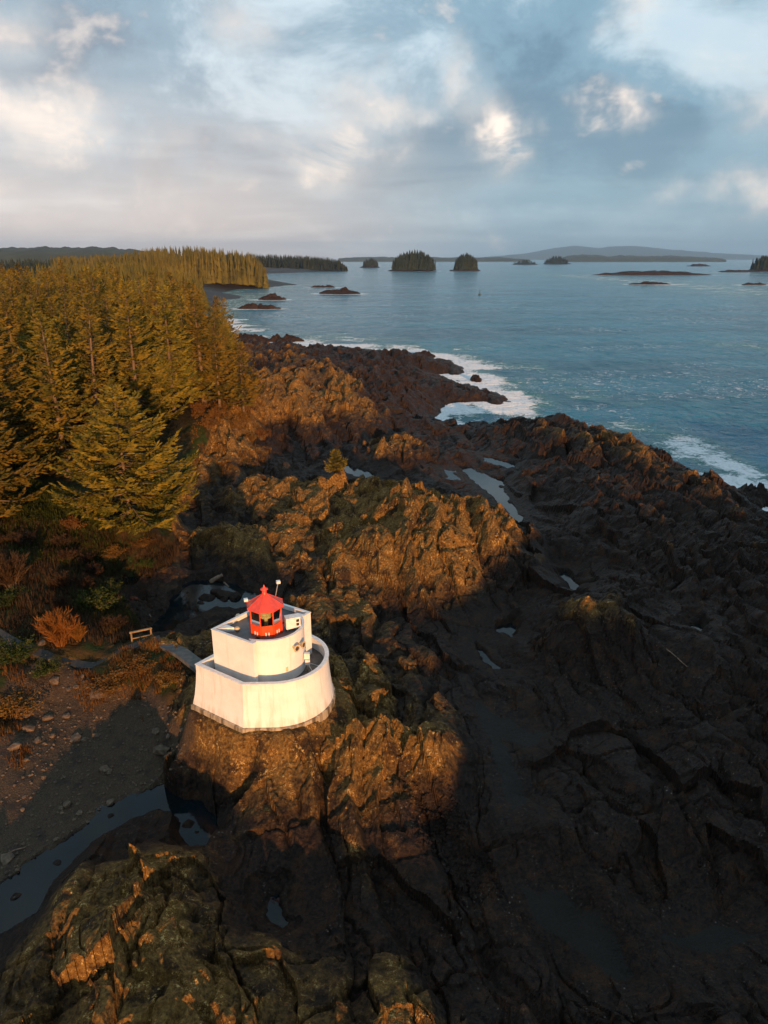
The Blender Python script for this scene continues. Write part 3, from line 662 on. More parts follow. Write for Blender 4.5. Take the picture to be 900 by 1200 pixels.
# far hills
def ridge(name, label, dist, pxs, tops, mat, seed, jag=.06, dy=1.0):
    V = []; Fc = []; n = 160
    for i in range(n):
        t = i / (n - 1); px = pxs[0] + (pxs[-1] - pxs[0]) * t; py = np.interp(px, pxs, tops)
        d = ray(px, py); x = d[0] / d[1] * dist; zt = CZ + d[2] / d[1] * dist
        hgt = zt + 1; zt = zt + jag * hgt * float(fbm(np.array([i * .31]), np.array([seed * 1.]), seed, 4)[0]) * 2
        zt = max(zt, .5)
        V += [(x, dist, -2), (x, dist + .2 * dy * max(hgt, 20) * 2, zt * .55), (x, dist + dy * max(hgt, 20) * 4, zt), (x, dist + dy * max(hgt, 20) * 9, -2)]
    for i in range(n - 1):
        for k in range(3): Fc.append((i * 4 + k, i * 4 + 4 + k, i * 4 + 5 + k, i * 4 + 1 + k))
    o = obj(name, V, Fc, mat, None, True); tag(o, label, None, None, 'structure'); return o
M['hill'] = plain('far_forest_hill', (.020, .028, .016), .9, .3, .01)
ridge('mountain', 'pale blue mountain range on the horizon right', 28000, [560, 620, 655, 690, 715, 740, 760, 800, 850, 900, 980], [302, 297, 291, 287, 290, 287.5, 287, 291, 296, 299, 301], M['hill'], 51, .03)
ridge('hill', 'low blue far shore under the mountain range', 9000, [660, 672, 690, 706, 722, 735, 750, 775, 800, 852], [303, 299.5, 298, 298.5, 300.5, 299, 299.5, 300, 299.4, 302.5], M['hill'], 52, .05)
ridge('hill', 'low blue far shore behind the wooded islets', 9500, [396, 420, 450, 480, 505, 525, 545, 570, 590, 604, 622], [302.5, 301.2, 301, 302, 300.6, 302, 301, 302, 301, 303, 304], M['hill'], 53, .05)
ridge('hill', 'dark forested hill behind the wood at the far left', 3000, [-120, -40, 0, 40, 80, 110, 140, 175, 230], [292, 289, 288, 288, 287.5, 290, 292, 296, 303], M['hill'], 54, .05)

# ------------------------------------------------------------------ tide pools
for ip, (lab, pz, P) in enumerate(POOLW):
    lo, hi = P[:, :2].min(0) - 2, P[:, :2].max(0) + 2; st = .16 if lo[1] < 60 else .3
    gx, gy = np.meshgrid(np.arange(lo[0], hi[0], st), np.arange(lo[1], hi[1], st)); zt, sds = height(gx, gy, False, 'pools'); sd = sds[ip]
    idx = np.arange(gx.size).reshape(gx.shape); Fq = np.stack([idx[:-1, :-1], idx[:-1, 1:], idx[1:, 1:], idx[1:, :-1]], -1).reshape(-1, 4)
    Fq = Fq[sd.ravel()[Fq].min(1) < .55]; used = np.unique(Fq); rm = np.full(gx.size, -1); rm[used] = np.arange(len(used)); c = P[:, :2].mean(0)
    V = np.stack([gx.ravel() - c[0], gy.ravel() - c[1], np.zeros(gx.size)], -1)[used]
    o = link('tide_pool', npmesh('tide_pool', V, rm[Fq], M['pool'])); o.location = (c[0], c[1], pz); tag(o, lab, None, None, 'structure')

# ------------------------------------------------------------------ lighthouse
def build_lighthouse():
    A = np.array([-12.89, 42.28]); B = np.array([-9.22, 39.80]); cl = np.array([-7.45, 43.42]); R = 3.56
    root = empty('lighthouse', (LH[0], LH[1], 6.2))
    tag(root, 'squat white two tiered lighthouse with red octagonal lantern on the rocks', 'lighthouse')
    U1 = np.array([.606, .796])                                  # long axis of the square block
    arc0 = math.atan2(39.80 - .02 - cl[1], -8.35 - cl[0]); arc0 = math.atan2(B[1] - cl[1], B[0] - cl[0]) % (2 * math.pi)
    arc = []
    a_start = math.radians(269); a_end = math.radians(360 + 62)
    for k in range(41):
        a = a_start + (a_end - a_start) * k / 40; arc.append(cl + R * np.array([math.cos(a), math.sin(a)]))
    back2 = A + U1 * 7.0
    ring = [A, B] + arc + [back2 + (arc[-1] - back2) * .55, back2]
    ring = np.array(ring); n = len(ring)
    cen = np.array([-8.2, 43.4])
    def offs(Rg, d):
        out = []
        for i in range(len(Rg)):
            e0 = Rg[i] - Rg[i - 1]; e1 = Rg[(i + 1) % len(Rg)] - Rg[i]
            e0 = e0 / (np.linalg.norm(e0) + 1e-9); e1 = e1 / (np.linalg.norm(e1) + 1e-9)
            nn = np.array([e0[1] + e1[1], -e0[0] - e1[0]]); l = np.linalg.norm(nn); nn = nn / (l + 1e-9); k = max(.45, abs(nn[0] * e1[1] - nn[1] * e1[0]))
            out.append(Rg[i] + nn * d / k)
        return np.array(out)
    def loft(rings, closed=True):
        V = []; Fc = []; m = len(rings[0][0])
        for rg, zs in rings:
            for p in rg: V.append((p[0], p[1], zs))
        for j in range(len(rings) - 1):
            for i in range(m if closed else m - 1): Fc.append((j * m + i, j * m + (i + 1) % m, (j + 1) * m + (i + 1) % m, (j + 1) * m + i))
        return V, Fc
    ZT, ZD = 9.9, 9.0
    # lower tier: flared wall, coping, inner parapet face, footing, deck
    low = obj('lower_wall', *loft([(offs(ring, .30), 6.75), (offs(ring, .17), 7.5), (offs(ring, .07), 8.4), (offs(ring, 0), 9.3), (offs(ring, 0), ZT - .06)]), M['white'], root)
    obj('parapet_coping', *loft([(offs(ring, .0), ZT - .07), (offs(ring, .035), ZT - .06), (offs(ring, .035), ZT), (offs(ring, -.26), ZT), (offs(ring, -.26), ZT - .06), (offs(ring, -.22), ZT - .07)]), M['cap'], low)
    obj('parapet_inner_face', *loft([(offs(ring, -.22), ZT - .06), (offs(ring, -.22), ZD - .05)]), M['white'], low)
    obj('footing', *loft([(offs(ring, .50), 5.0), (offs(ring, .42), 6.2), (offs(ring, .40), 6.68), (offs(ring, .25), 6.76)]), M['footing'], root)
    dr = offs(ring, -.2); V = [(p[0], p[1], ZD) for p in dr] + [(cen[0], cen[1], ZD)]; obj('lower_deck', V, [(i, (i + 1) % n, n) for i in range(n)], M['walk'], root)
    # upper tier: square block with a round bay between two corner piers
    C = np.array([-11.70, 42.72]); D = np.array([-8.57, 40.78]); E_ = np.array([-5.22, 45.18]); Fb = C + (E_ - D)
    bc = LH; br = 2.38
    ax = (E_ - D) / np.linalg.norm(E_ - D); nr = np.array([ax[1], -ax[0]])
    # bay arc endpoints: where the circle meets a line set back from the face
    setb = .30; d0 = (D - bc) @ nr - setb; half = math.sqrt(max(.1, br * br - d0 * d0)); a_l = math.atan2(-half, d0)
    base_a = math.atan2(nr[1], nr[0]); bay = []
    amax = math.atan2(half, d0)
    foot0 = bc + nr * d0 - ax * half; foot1 = bc + nr * d0 + ax * half
    for k in range(25):
        a = base_a - amax + 2 * amax * k / 24; bay.append(bc + br * np.array([math.cos(a), math.sin(a)]))
    pier0 = D + ax * max(.28, ((foot0 - D) @ ax) - .05); pier1 = D + ax * (((foot1 - D) @ ax) + .05)
    pl = [C, D]
    if (foot0 - D) @ ax > .3: pl += [pier0]
    pl += bay
    if (E_ - foot1) @ ax > .1: pl += [pier1]
    pl += [E_, Fb]; up = np.array(pl); m = len(up)
    ZU = 12.35; ZR = 12.05
    upo = obj('upper_wall', *loft([(offs(up, .0), ZD - .1), (offs(up, 0), ZU - .05)]), M['white'], root)
    obj('parapet_coping', *loft([(offs(up, .0), ZU - .06), (offs(up, .03), ZU - .05), (offs(up, .03), ZU), (offs(up, -.17), ZU), (offs(up, -.17), ZR - .04)]), M['cap'], upo)
    dr = offs(up, -.15); V = [(p[0], p[1], ZR) for p in dr] + [(bc[0], bc[1], ZR)]; obj('roof_deck', V, [(i, (i + 1) % m, m) for i in range(m)], M['deck'], root)
    # triangular gusset on the left corner of the roof deck
    g0 = C + np.array([.25, .05]); ex = (D - C) / np.linalg.norm(D - C)
    q0, q1, q2 = C + ax * .25 + ex * .25, C + ax * 1.0 + ex * 1.05, C + ax * 1.05 + ex * .25
    V = [(q[0], q[1], z) for z in (ZR, ZU - .02) for q in (q0, q1, q2)]; obj('corner_gusset', V, [(0, 2, 1), (3, 4, 5), (0, 1, 4, 3), (1, 2, 5, 4), (2, 0, 3, 5)], M['cap'], root)
    # lantern room
    lc = bc + np.array([-.12, -.45]); rb = 1.10; face0 = math.atan2(-lc[1], -lc[0]) + .04
    def octo(r, k): a = face0 + math.pi / 8 + k * math.pi / 4; return lc + r * np.array([math.cos(a), math.sin(a)])
    z0, z1, z2 = ZR, ZR + .88, ZR + 2.04
    fr = []
    for k in range(8):
        p = octo(rb, k); rad = (p - lc) / rb; tn = np.array([-rad[1], rad[0]])
        fr.append(frame_box((p[0], p[1], (z0 + z2) / 2), (rad[0], rad[1], 0), (tn[0], tn[1], 0), (0, 0, 1), .038, .038, (z2 - z0) / 2 + .02))
    lan = obj('lantern_room', *merge(*fr), M['red'], root); lan['label'] = 'red octagonal lantern room with glazed panes'
    for k in range(8):
        p, q = octo(rb, k), octo(rb, k + 1); mid = (p + q) / 2; tn = (q - p) / np.linalg.norm(q - p); nn = np.array([tn[1], -tn[0]]); L = np.linalg.norm(q - p) / 2 - .045
        T3, N3 = (tn[0], tn[1], 0), (nn[0], nn[1], 0)
        def slab(name, za, zb, l, th, off, mat): return obj(name, *frame_box((mid[0] + nn[0] * off, mid[1] + nn[1] * off, (za + zb) / 2), T3, N3, (0, 0, 1), l, th, (zb - za) / 2), mat, lan)
        slab('wall_panel', z0, z1 - .05, L, .02, -.02, M['red'])
        slab('window_sill', z1 - .05, z1, L, .05, 0, M['red'])
        slab('window_pane', z1 + .002, z2 - .062, L, .006, -.01, M['glass'])
        slab('window_head', z2 - .06, z2, L, .04, 0, M['red'])
        if k in (7, 0, 6):                                      # small white vents low on the panels
            for s in (-.10, .10): obj('vent', *frame_box((mid[0] + nn[0] * .015 + tn[0] * s, mid[1] + nn[1] * .015 + tn[1] * s, z0 + .25), T3, N3, (0, 0, 1), .035, .02, .14), M['cap'], lan)
    # roof of eight facets with rolled hips, drum and finial
    zr0, zr1, re, rt = z2 - .03, z2 + .72, 1.31, .16
    for k in range(8):
        p, q = octo(re, k), octo(re, k + 1); a, b_ = octo(rt, k), octo(rt, k + 1); pi_, qi = octo(re - .06, k), octo(re - .06, k + 1)
        V = [(p[0], p[1], zr0), (q[0], q[1], zr0), (b_[0], b_[1], zr1), (a[0], a[1], zr1), (p[0], p[1], zr0 - .07), (q[0], q[1], zr0 - .07), (lc[0] + (q[0] - lc[0]) * .8, lc[1] + (q[1] - lc[1]) * .8, zr0 + .0), (lc[0] + (p[0] - lc[0]) * .8, lc[1] + (p[1] - lc[1]) * .8, zr0 + .0)]
        obj('roof_panel', V, [(0, 1, 2, 3), (4, 5, 1, 0), (7, 6, 5, 4)], M['redroof'], lan)
        obj('roof_hip', *tube([(p[0], p[1], zr0), (a[0], a[1], zr1)], [.03, .025], 6), M['redroof'], lan)
    zz = zr1 - .05; prof = [(.17, 0), (.17, .28), (.13, .30), (.13, .36), (.27, .40), (.27, .44), (.10, .52), (.06, .60), (.02, .74)]
    V = []; Fc = []
    for r, h in prof:
        for k in range(12): V.append((lc[0] + r * math.cos(k * math.pi / 6), lc[1] + r * math.sin(k * math.pi / 6), zz + h))
    for j in range(len(prof) - 1):
        for k in range(12): Fc.append((j * 12 + k, j * 12 + (k + 1) % 12, j * 12 + 12 + (k + 1) % 12, j * 12 + 12 + k))
    obj('ventilator_finial', V, Fc, M['redroof'], lan, True)
    # lens on its pedestal, floor
    V, Fc = tube([(lc[0], lc[1], z0), (lc[0], lc[1], z1 + .1)], [.16, .12], 10); obj('lamp_pedestal', V, Fc, M['brass'], lan)
    prof = [(.10, .1), (.26, .18), (.24, .24), (.30, .30), (.27, .36), (.31, .45), (.27, .54), (.30, .60), (.22, .66), (.25, .72), (.08, .80)]; V = []; Fc = []
    for r, h in prof:
        for k in range(14): V.append((lc[0] + r * math.cos(k * math.pi / 7), lc[1] + r * math.sin(k * math.pi / 7), z1 + h))
    for j in range(len(prof) - 1):
        for k in range(14): Fc.append((j * 14 + k, j * 14 + (k + 1) % 14, j * 14 + 14 + (k + 1) % 14, j * 14 + 14 + k))
    obj('lens', [(lc[0] + (q[0] - lc[0]) * 1.5, lc[1] + (q[1] - lc[1]) * 1.5, q[2]) for q in V], Fc, M['brass'], lan)
    # white equipment cabinet beside the lantern, with two dark louvres
    vr = np.array([.93, .36]); vn = np.array([.36, -.93])
    cc = at(331, 730, ZR + .62); cc = np.array([lc[0], lc[1]]) + vr * 1.72 + vn * .42
    T3, N3 = (vr[0], vr[1], 0), (vn[0], vn[1], 0)
    cab = obj('equipment_cabinet', *frame_box((cc[0], cc[1], ZR + .58), T3, N3, (0, 0, 1), .50, .30, .40), M['cap'], root); cab['label'] = 'white boxy cabinet with two dark louvres beside the lantern'
    for dz in (-.14, .14): obj('louvre', *frame_box((cc[0] + vr[0] * .505, cc[1] + vr[1] * .505, ZR + .60 + dz), N3, T3, (0, 0, 1), .13, .02, .10), M['black'], cab)
    for dz in (-.14, .14): obj('louvre', *frame_box((cc[0] + vn[0] * .305 + vr[0] * .30, cc[1] + vn[1] * .305 + vr[1] * .30, ZR + .60 + dz), T3, N3, (0, 0, 1), .10, .02, .10), M['black'], cab)
    for sx in (-.4, .4):
        for sy in (-.22, .22):
            p = cc + vr * sx + vn * sy; obj('leg', *frame_box((p[0], p[1], ZR + .09), T3, N3, (0, 0, 1), .03, .03, .092), M['metal'], cab)
    # two floodlights on the eaves
    for k_, px, py in ((0, 288, 703), (1, 326, 682)):
        d = ray(px, py); t = (lc[1] + (.2 if k_ == 0 else .75)) / d[1]; p = d * t + np.array([0, 0, CZ])
        hd = obj('floodlight', *frame_box(p, T3, N3, (0, 0, 1), .13, .12, .09), M['cap'], root)
        obj('bracket', *tube([p, (lc[0] + (p[0] - lc[0]) * .75, lc[1] + (p[1] - lc[1]) * .75, min(p[2], z2 + .25))], [.025, .025], 6), M['metal'], hd)
    # deck vents: low mushroom cowls
    for px, py in ((278, 737), (279, 722)):
        p = at(px, py, ZR + .1); V, Fc = tube([(p[0], p[1], ZR), (p[0], p[1], ZR + .12), (p[0], p[1], ZR + .13), (p[0], p[1], ZR + .24)], [.09, .09, .20, .12], 12); obj('deck_vent', V, Fc, M['horn'], root)
    # fog signal horns on the bay wall
    for a, hzz in ((math.radians(-41), 11.45), (math.radians(-27), 11.40)):
        dd = np.array([math.cos(a), math.sin(a)]); p = bc + (br - .02) * dd; q0 = np.array([p[0], p[1], hzz]); d3 = np.array([dd[0], dd[1], 0])
        pr = [(0, .10), (.12, .09), (.22, .13), (.34, .22), (.42, .27), (.425, .22), (.30, .10)]
        V, Fc = tube([q0 + d3 * s for s, r in pr[:5]], [r for s, r in pr[:5]], 14); h_ = obj('fog_horn', V, Fc, M['horn'], root)
        obj('horn_mouth', *tube([q0 + d3 * .423, q0 + d3 * .427], [.16, .16], 12), M['walk'], h_)
    # sign box on a post and instrument mast on the lower deck
    p = at(334, 793, ZD + .5); e3 = (1, 0, 0); f3 = (0, 1, 0)
    v1 = frame_box((p[0], p[1] + .3, ZD + .45), e3, f3, (0, 0, 1), .07, .07, .45)
    ob = obj('sign_post', *v1, M['horn'], root); obj('sign_box', *frame_box((p[0], p[1] + .3, ZD + .95), e3, f3, (0, 0, 1), .20, .12, .16), M['horn'], ob)
    p = at(360.5, 783, ZD + .1)
    ms = obj('instrument_post', *tube([(p[0], p[1], ZD - .02), (p[0], p[1], ZD + 1.35)], [.04, .035], 8), M['metal'], root)
    obj('instrument_box', *frame_box((p[0], p[1] - .08, ZD + 1.15), e3, f3, (0, 0, 1), .19, .13, .22), M['cap'], ms)
    obj('instrument_box', *frame_box((p[0] + .03, p[1] - .08, ZD + .66), e3, f3, (0, 0, 1), .16, .12, .20), M['cap'], ms)
    for s, l in ((.55, -.75), (1.1, .25)): obj('brace', *tube([(p[0], p[1], ZD + .55), (p[0] + s, p[1] + l, ZD + .02)], [.02, .02], 6), M['cap'], ms)
build_lighthouse()

# ------------------------------------------------------------------ path, walkway and handrail
def strip(name, label, pts, w, th, mat, kind=None, cat=None, zoff=0, z=None):
    W = [np.array(p, float) for p in pts]; dense = []
    for i in range(len(W) - 1):
        for t in np.linspace(0, 1, 8, endpoint=False): dense.append(W[i] * (1 - t) + W[i + 1] * t)
    dense.append(W[-1]); V = []; Fc = []
    if zoff: dense = [np.array([p[0], p[1], hz(p[0], p[1]) + zoff]) for p in dense]; dense = [np.array([p[0], p[1], np.mean([q[2] for q in dense[max(0, i - 4):i + 5]])]) for i, p in enumerate(dense)]
    for i, p in enumerate(dense):
        d = dense[min(i + 1, len(dense) - 1)] - dense[max(i - 1, 0)]; d = d[:2] / np.linalg.norm(d[:2]); q = np.array([-d[1], d[0]])
        for sgn, dz in ((1, 0), (-1, 0), (-1, -th), (1, -th)): V.append((p[0] + sgn * q[0] * w / 2, p[1] + sgn * q[1] * w / 2, p[2] + dz))
    for i in range(len(dense) - 1):
        for k in range(4): Fc.append((i * 4 + k, i * 4 + (k + 1) % 4, i * 4 + 4 + (k + 1) % 4, i * 4 + 4 + k))
    Fc += [(3, 2, 1, 0), tuple(len(V) - 4 + k for k in range(4))]
    o = obj(name, V, Fc, mat, None, False, tuple(dense[0])); tag(o, label, cat, None, kind); return o
PZ = 4.75
strip('path', 'grey gravel path curving from the brush to the walkway', [at(-30, 728, 5.3), at(20, 752, 5.15), at(60, 768, PZ), at(110, 769, PZ), at(150, 760, PZ), at(188, 752, PZ + .05)], .95, .5, M['gravel'], 'structure', None, .1)
w0, w1 = at(186, 751, PZ + .1), at(240, 784, 5.9)
wk = strip('walkway', 'grey concrete walkway bridging from the path to the lighthouse', [w0, w0 * .5 + w1 * .5 + np.array([0, .3, .1]), w1], 1.1, .35, M['concrete'], None, 'walkway')
r0, r1 = at(153, 757, PZ), at(176, 752, PZ)
rail = empty('handrail', tuple(r0)); tag(rail, 'short wooden handrail beside the path near the walkway', 'handrail')
for q in (r0, r1): obj('post', *frame_box((q[0], q[1] + .5, q[2] + .35), (1, 0, 0), (0, 1, 0), (0, 0, 1), .06, .06, .75), M['wood'], rail)
d = (r1 - r0); L = np.linalg.norm(d) / 2; d = d / (2 * L); mid = (r0 + r1) / 2
obj('top_rail', *frame_box((mid[0], mid[1] + .42, mid[2] + 1.06), d, (-d[1], d[0], 0), (0, 0, 1), L + .12, .07, .06), M['wood'], rail)
obj('lower_rail', *frame_box((mid[0], mid[1] + .42, mid[2] + .45), d, (-d[1], d[0], 0), (0, 0, 1), L, .03, .04), M['wood'], rail)

# ------------------------------------------------------------------ spruces
def spruce_mesh(seed, h, R, low=.10, dens=1.0, bare=.0, wind=.0, kscale=1.0):
    """returns trunk and crown meshes; the crown is whorls of drooping boughs carrying many small needle sprays"""
    rng = random.Random(seed); TV, TF = [], []
    lean = [rng.uniform(-.02, .02) * h, rng.uniform(-.02, .02) * h]
    def axis(z): t = z / h; return Vector((lean[0] * t * t + wind * h * t * t, lean[1] * t * t, z))
    zs = [-.6, 0, h * .08, h * .3, h * .6, h * .85, h * .985]; r0 = h * .016 + .04
    v, f = tube([axis(z) for z in zs], [r0 * 1.5, r0 * 1.25, r0, r0 * .78, r0 * .45, r0 * .2, .02], 7); TV += v; TF += f
    V, Fc = [], []
    nb = int(h * 7.0 * dens)
    for i in range(nb):
        u = (i + rng.random()) / nb; zb = h * (low + (1 - low) * (u ** .95)); t = zb / h
        prof = (1 - t) ** .78 * (.6 + .4 * min(1, t / .2)) if t < .999 else 0
        L = R * prof * rng.choice((.55, .75, .9, 1.0, 1.05, 1.25)) * rng.uniform(.9, 1.1) + .3
        a = i * 2.39996 + rng.uniform(-.6, .6); dx, dy = math.cos(a), math.sin(a); side = Vector((-dy, dx, 0))
        up = .62 * t - .10 + rng.uniform(-.14, .14); curve = .42 * (1 - t) + rng.uniform(-.10, .16); sag = .40 * (1 - t)
        o = axis(zb)
        def pt(s): return o + Vector((dx * L * s + wind * L * .5 * s, dy * L * s, L * (up * s - sag * s * (1 - .3 * s) + curve * s * s * s)))
        pts = [pt(s) for s in (0, .35, .7, .97)]; q = .013 * L + .010
        v, f = tube(pts, [q, q * .8, q * .5, q * .2], 3, False); k0 = len(TV); TV += v; TF += [tuple(j + k0 for j in w) for w in f]
        nt = max(3, int(L / .34 / kscale))
        for k in range(nt):                                          # side twigs along the bough, each a row of sprays
            s = .16 + bare * .3 + (.84 - bare * .3) * (k + rng.random()) / nt; p = pt(s); fd = (pt(min(1, s + .06)) - pt(s - .04)).normalized()
            for sg in (-1, 1):
                tl = L * (.12 + .34 * (1 - s) * min(1, s * 2.6)) * rng.uniform(.7, 1.25) + .18
                d = (fd * rng.uniform(.7, 1.1) + side * sg * rng.uniform(.6, 1.0) + Vector((0, 0, rng.uniform(-.22, .10)))).normalized(); ns = max(1, int(tl / .34 / kscale))
                for q_ in range(ns):
                    c = p + d * tl * (q_ / ns); l = (tl / ns * 1.25 + .16) * rng.uniform(.8, 1.2)
                    dd = (d + Vector((rng.uniform(-.35, .35), rng.uniform(-.35, .35), rng.uniform(-.3, .3)))).normalized()
                    for nrm in ((Vector((rng.uniform(-.4, .4), rng.uniform(-.4, .4), 1)), Vector((dd.y, -dd.x, rng.uniform(-.4, .4)))) if rng.random() < .8 else (Vector((rng.uniform(-.4, .4), rng.uniform(-.4, .4), 1)),)):
                        w_ = dd.cross(nrm); w_ = w_.normalized() * (.085 + .05 * rng.random()) * kscale if w_.length > 1e-4 else Vector((.1, 0, 0))
                        m_ = c + dd * l * .45; b0 = len(V); V += [tuple(c), tuple(m_ + w_), tuple(c + dd * l), tuple(m_ - w_)]; Fc.append((b0, b0 + 1, b0 + 2, b0 + 3))
    for k in range(10):                                             # leader
        a = rng.uniform(0, 6.28); q = axis(h * (1 - .012 * k)); e = q + Vector((math.cos(a) * .25, math.sin(a) * .25, .22)) * (1 + k * .1); w_ = Vector((-math.sin(a), math.cos(a), 0)) * .05
        b0 = len(V); V += [tuple(q), tuple((q + e) / 2 + w_), tuple(e), tuple((q + e) / 2 - w_)]; Fc.append((b0, b0 + 1, b0 + 2, b0 + 3))
    tm = mesh_of('spruce_trunk', TV, TF, M['bark'], True); cm = npmesh('spruce_crown', np.array(V), np.array(Fc), M['needle'])
    return tm, cm
KINDS = {
    'tall_a': spruce_mesh(1, 21, 5.6, .10, 1.0), 'tall_b': spruce_mesh(2, 21, 4.9, .20, .9, .15, .02), 'tall_c': spruce_mesh(3, 21, 6.4, .06, 1.0, .1, -.01),
    'tall_d': spruce_mesh(10, 21, 5.2, .15, .8, .3, .03),
    'wide': spruce_mesh(4, 15, 7.6, .04, 1.5, .1, .01), 'slim': spruce_mesh(5, 11, 3.4, .22, 1.2), 'tiny': spruce_mesh(6, 4.2, 1.9, .08, 2.6, 0, 0, .7),
    'far_a': spruce_mesh(7, 21, 5.0, .10, .55, 0, 0, 1.8), 'far_b': spruce_mesh(8, 21, 4.2, .22, .55, 0, .02, 1.8), 'far_c': spruce_mesh(9, 21, 5.6, .08, .6, 0, -.01, 1.8)}
print('crown faces', {k: len(v[1].polygons) for k, v in KINDS.items()})
KH = {'tall_d': 21, 'tall_a': 21, 'tall_b': 21, 'tall_c': 21, 'wide': 15, 'slim': 11, 'tiny': 4.2, 'far_a': 21, 'far_b': 21, 'far_c': 21}
def spruce(kind, loc, h, label, group=None, rz=0.0, wide=1.0, name='spruce_tree'):
    r = empty(name, loc); tag(r, label, 'tree', group); k = h / KH[kind]; r.scale = (k * wide, k * wide, k); r.rotation_euler.z = rz
    for n, me in zip(('trunk', 'crown'), KINDS[kind]): link(n, me, r)
    return r
def dirh(px, py, dist):
    d = ray(px, py); return CZ + d[2] / d[1] * dist
def tree_px(kind, px, pyb, zb, pyt, label, group=None, rz=0, wide=1.0):
    p = at(px, pyb, zb); zg = hz(p[0], p[1]); h = dirh(px, pyt, p[1]) - zg
    spruce(kind, (p[0], p[1], zg - .15), h, label, group, rz, wide); PLACED.append((p[0], p[1])); return h
PLACED = []
tree_px('wide', 152, 606, 7.6, 452, 'broad low spruce standing alone in front of the wood', None, .4, 1.02)
tree_px('slim', 285, 474, 10, 402, 'small spruce at the cliff edge, right end of the wood', None, 1.2, 1.0)
tree_px('tiny', 394, 562, 6.0, 527, 'tiny spruce perched on the sunlit rock outcrop', None, .3, 1.0)
tree_px('tall_c', 12, 560, 8.4, 338, 'huge spruce filling the left edge of the picture', None, 2.2, 1.1)
tree_px('tall_a', 78, 548, 8.6, 368, 'big bushy spruce right of the huge left edge spruce', None, .9, 1.05)
tree_px('tall_b', 240, 478, 9.6, 332, 'tall thin topped spruce near the cliff, second from the cliff edge', None, 4.0, 1.15)
tree_px('tall_a', 205, 486, 9.8, 335, 'tall spruce with pale limbs left of the thin topped one', None, 2.8, 1.0)
tree_px('tall_c', 165, 500, 9.8, 330, 'tall spruce rising right behind the broad lone spruce', None, 5.1, .95)
tree_px('tall_b', 118, 515, 9.6, 345, 'tall spruce in shade between the lone spruce and the left giants', None, .2, 1.0)
tree_px('slim', 258, 480, 9.6, 395, 'half grown spruce between the cliff edge spruce and the tall ones', None, 3.3, 1.2)
tree_px('wide', -40, 600, 8.6, 430, 'spreading spruce half cut by the left edge', None, 3.3, 1.1)
def fill_forest():
    rng = random.Random(77); pts = list(PLACED); n = 0; far = []
    cand = []
    for _ in range(9000):
        Y = 82 * (430 / 82) ** rng.random(); X = rng.uniform(-.72 * (Y + 8), -24); cand.append((X, Y))
    C_ = np.array(cand); b = base_h(C_[:, 0], C_[:, 1])
    edge = np.interp(C_[:, 1], [82, 95, 110, 125, 140, 170, 200, 240, 280, 330, 380, 430], [-45, -44, -42, -36, -31, -36, -44, -52, -66, -86, -104, -122])
    order = np.argsort(C_[:, 1])
    for i in order:
        X, Y = C_[i]
        if X > edge[i] or b[i] < 6: continue
        if Y < 104 and X > -52 - (104 - Y) * .4: continue
        sp = 5.0 + .016 * Y
        if any((X - a) ** 2 + (Y - c) ** 2 < sp * sp for a, c in pts): continue
        pts.append((X, Y)); far.append((X, Y, b[i]))
    return far
FOR = fill_forest()
rng = random.Random(5)
NEAR = sorted(FOR, key=lambda q: q[1])
def pxof(x, y, z):
    dep = y * c_ - (z - CZ) * s_; return 450 + F * x / dep
back_mass = []
for i, (x, y, z) in enumerate(NEAR):
    cap = 34.2 if y < 200 else 36.5
    h = min(rng.uniform(13, 24), cap - z - rng.uniform(0, 6))
    if x > np.interp(y, [100, 200, 430], [-44, -52, -135]): h *= .72
    if i >= 286: back_mass.append((x, y, z - .4, h, rng.uniform(2.6, 3.8))); continue
    kind = rng.choice(('tall_a', 'tall_b', 'tall_c', 'tall_d')) if y < 190 else rng.choice(('far_a', 'far_b', 'far_c'))
    px = pxof(x, y, z + h * .7); where = 'by the left edge' if px < 50 else 'above the big bushy spruce' if px < 105 else 'above the broad lone spruce' if px < 175 else 'left of the cliff edge trees'
    row = 'front rows' if y < 125 else 'middle rows' if y < 200 else 'back rows'
    spruce(kind, (x, y, z - .4), h, 'gold green spruce, %s of the wood, %s' % (row, where), 'spruces in the %s of the near wood %s' % (row, where), rng.uniform(0, 6.28), rng.uniform(.9, 1.2))
bm = rag_trees(back_mass, 97, M['needle_far'], 'distant_wood', None); tag(bm, 'distant tree tops at the very back of the near wood', 'wood')
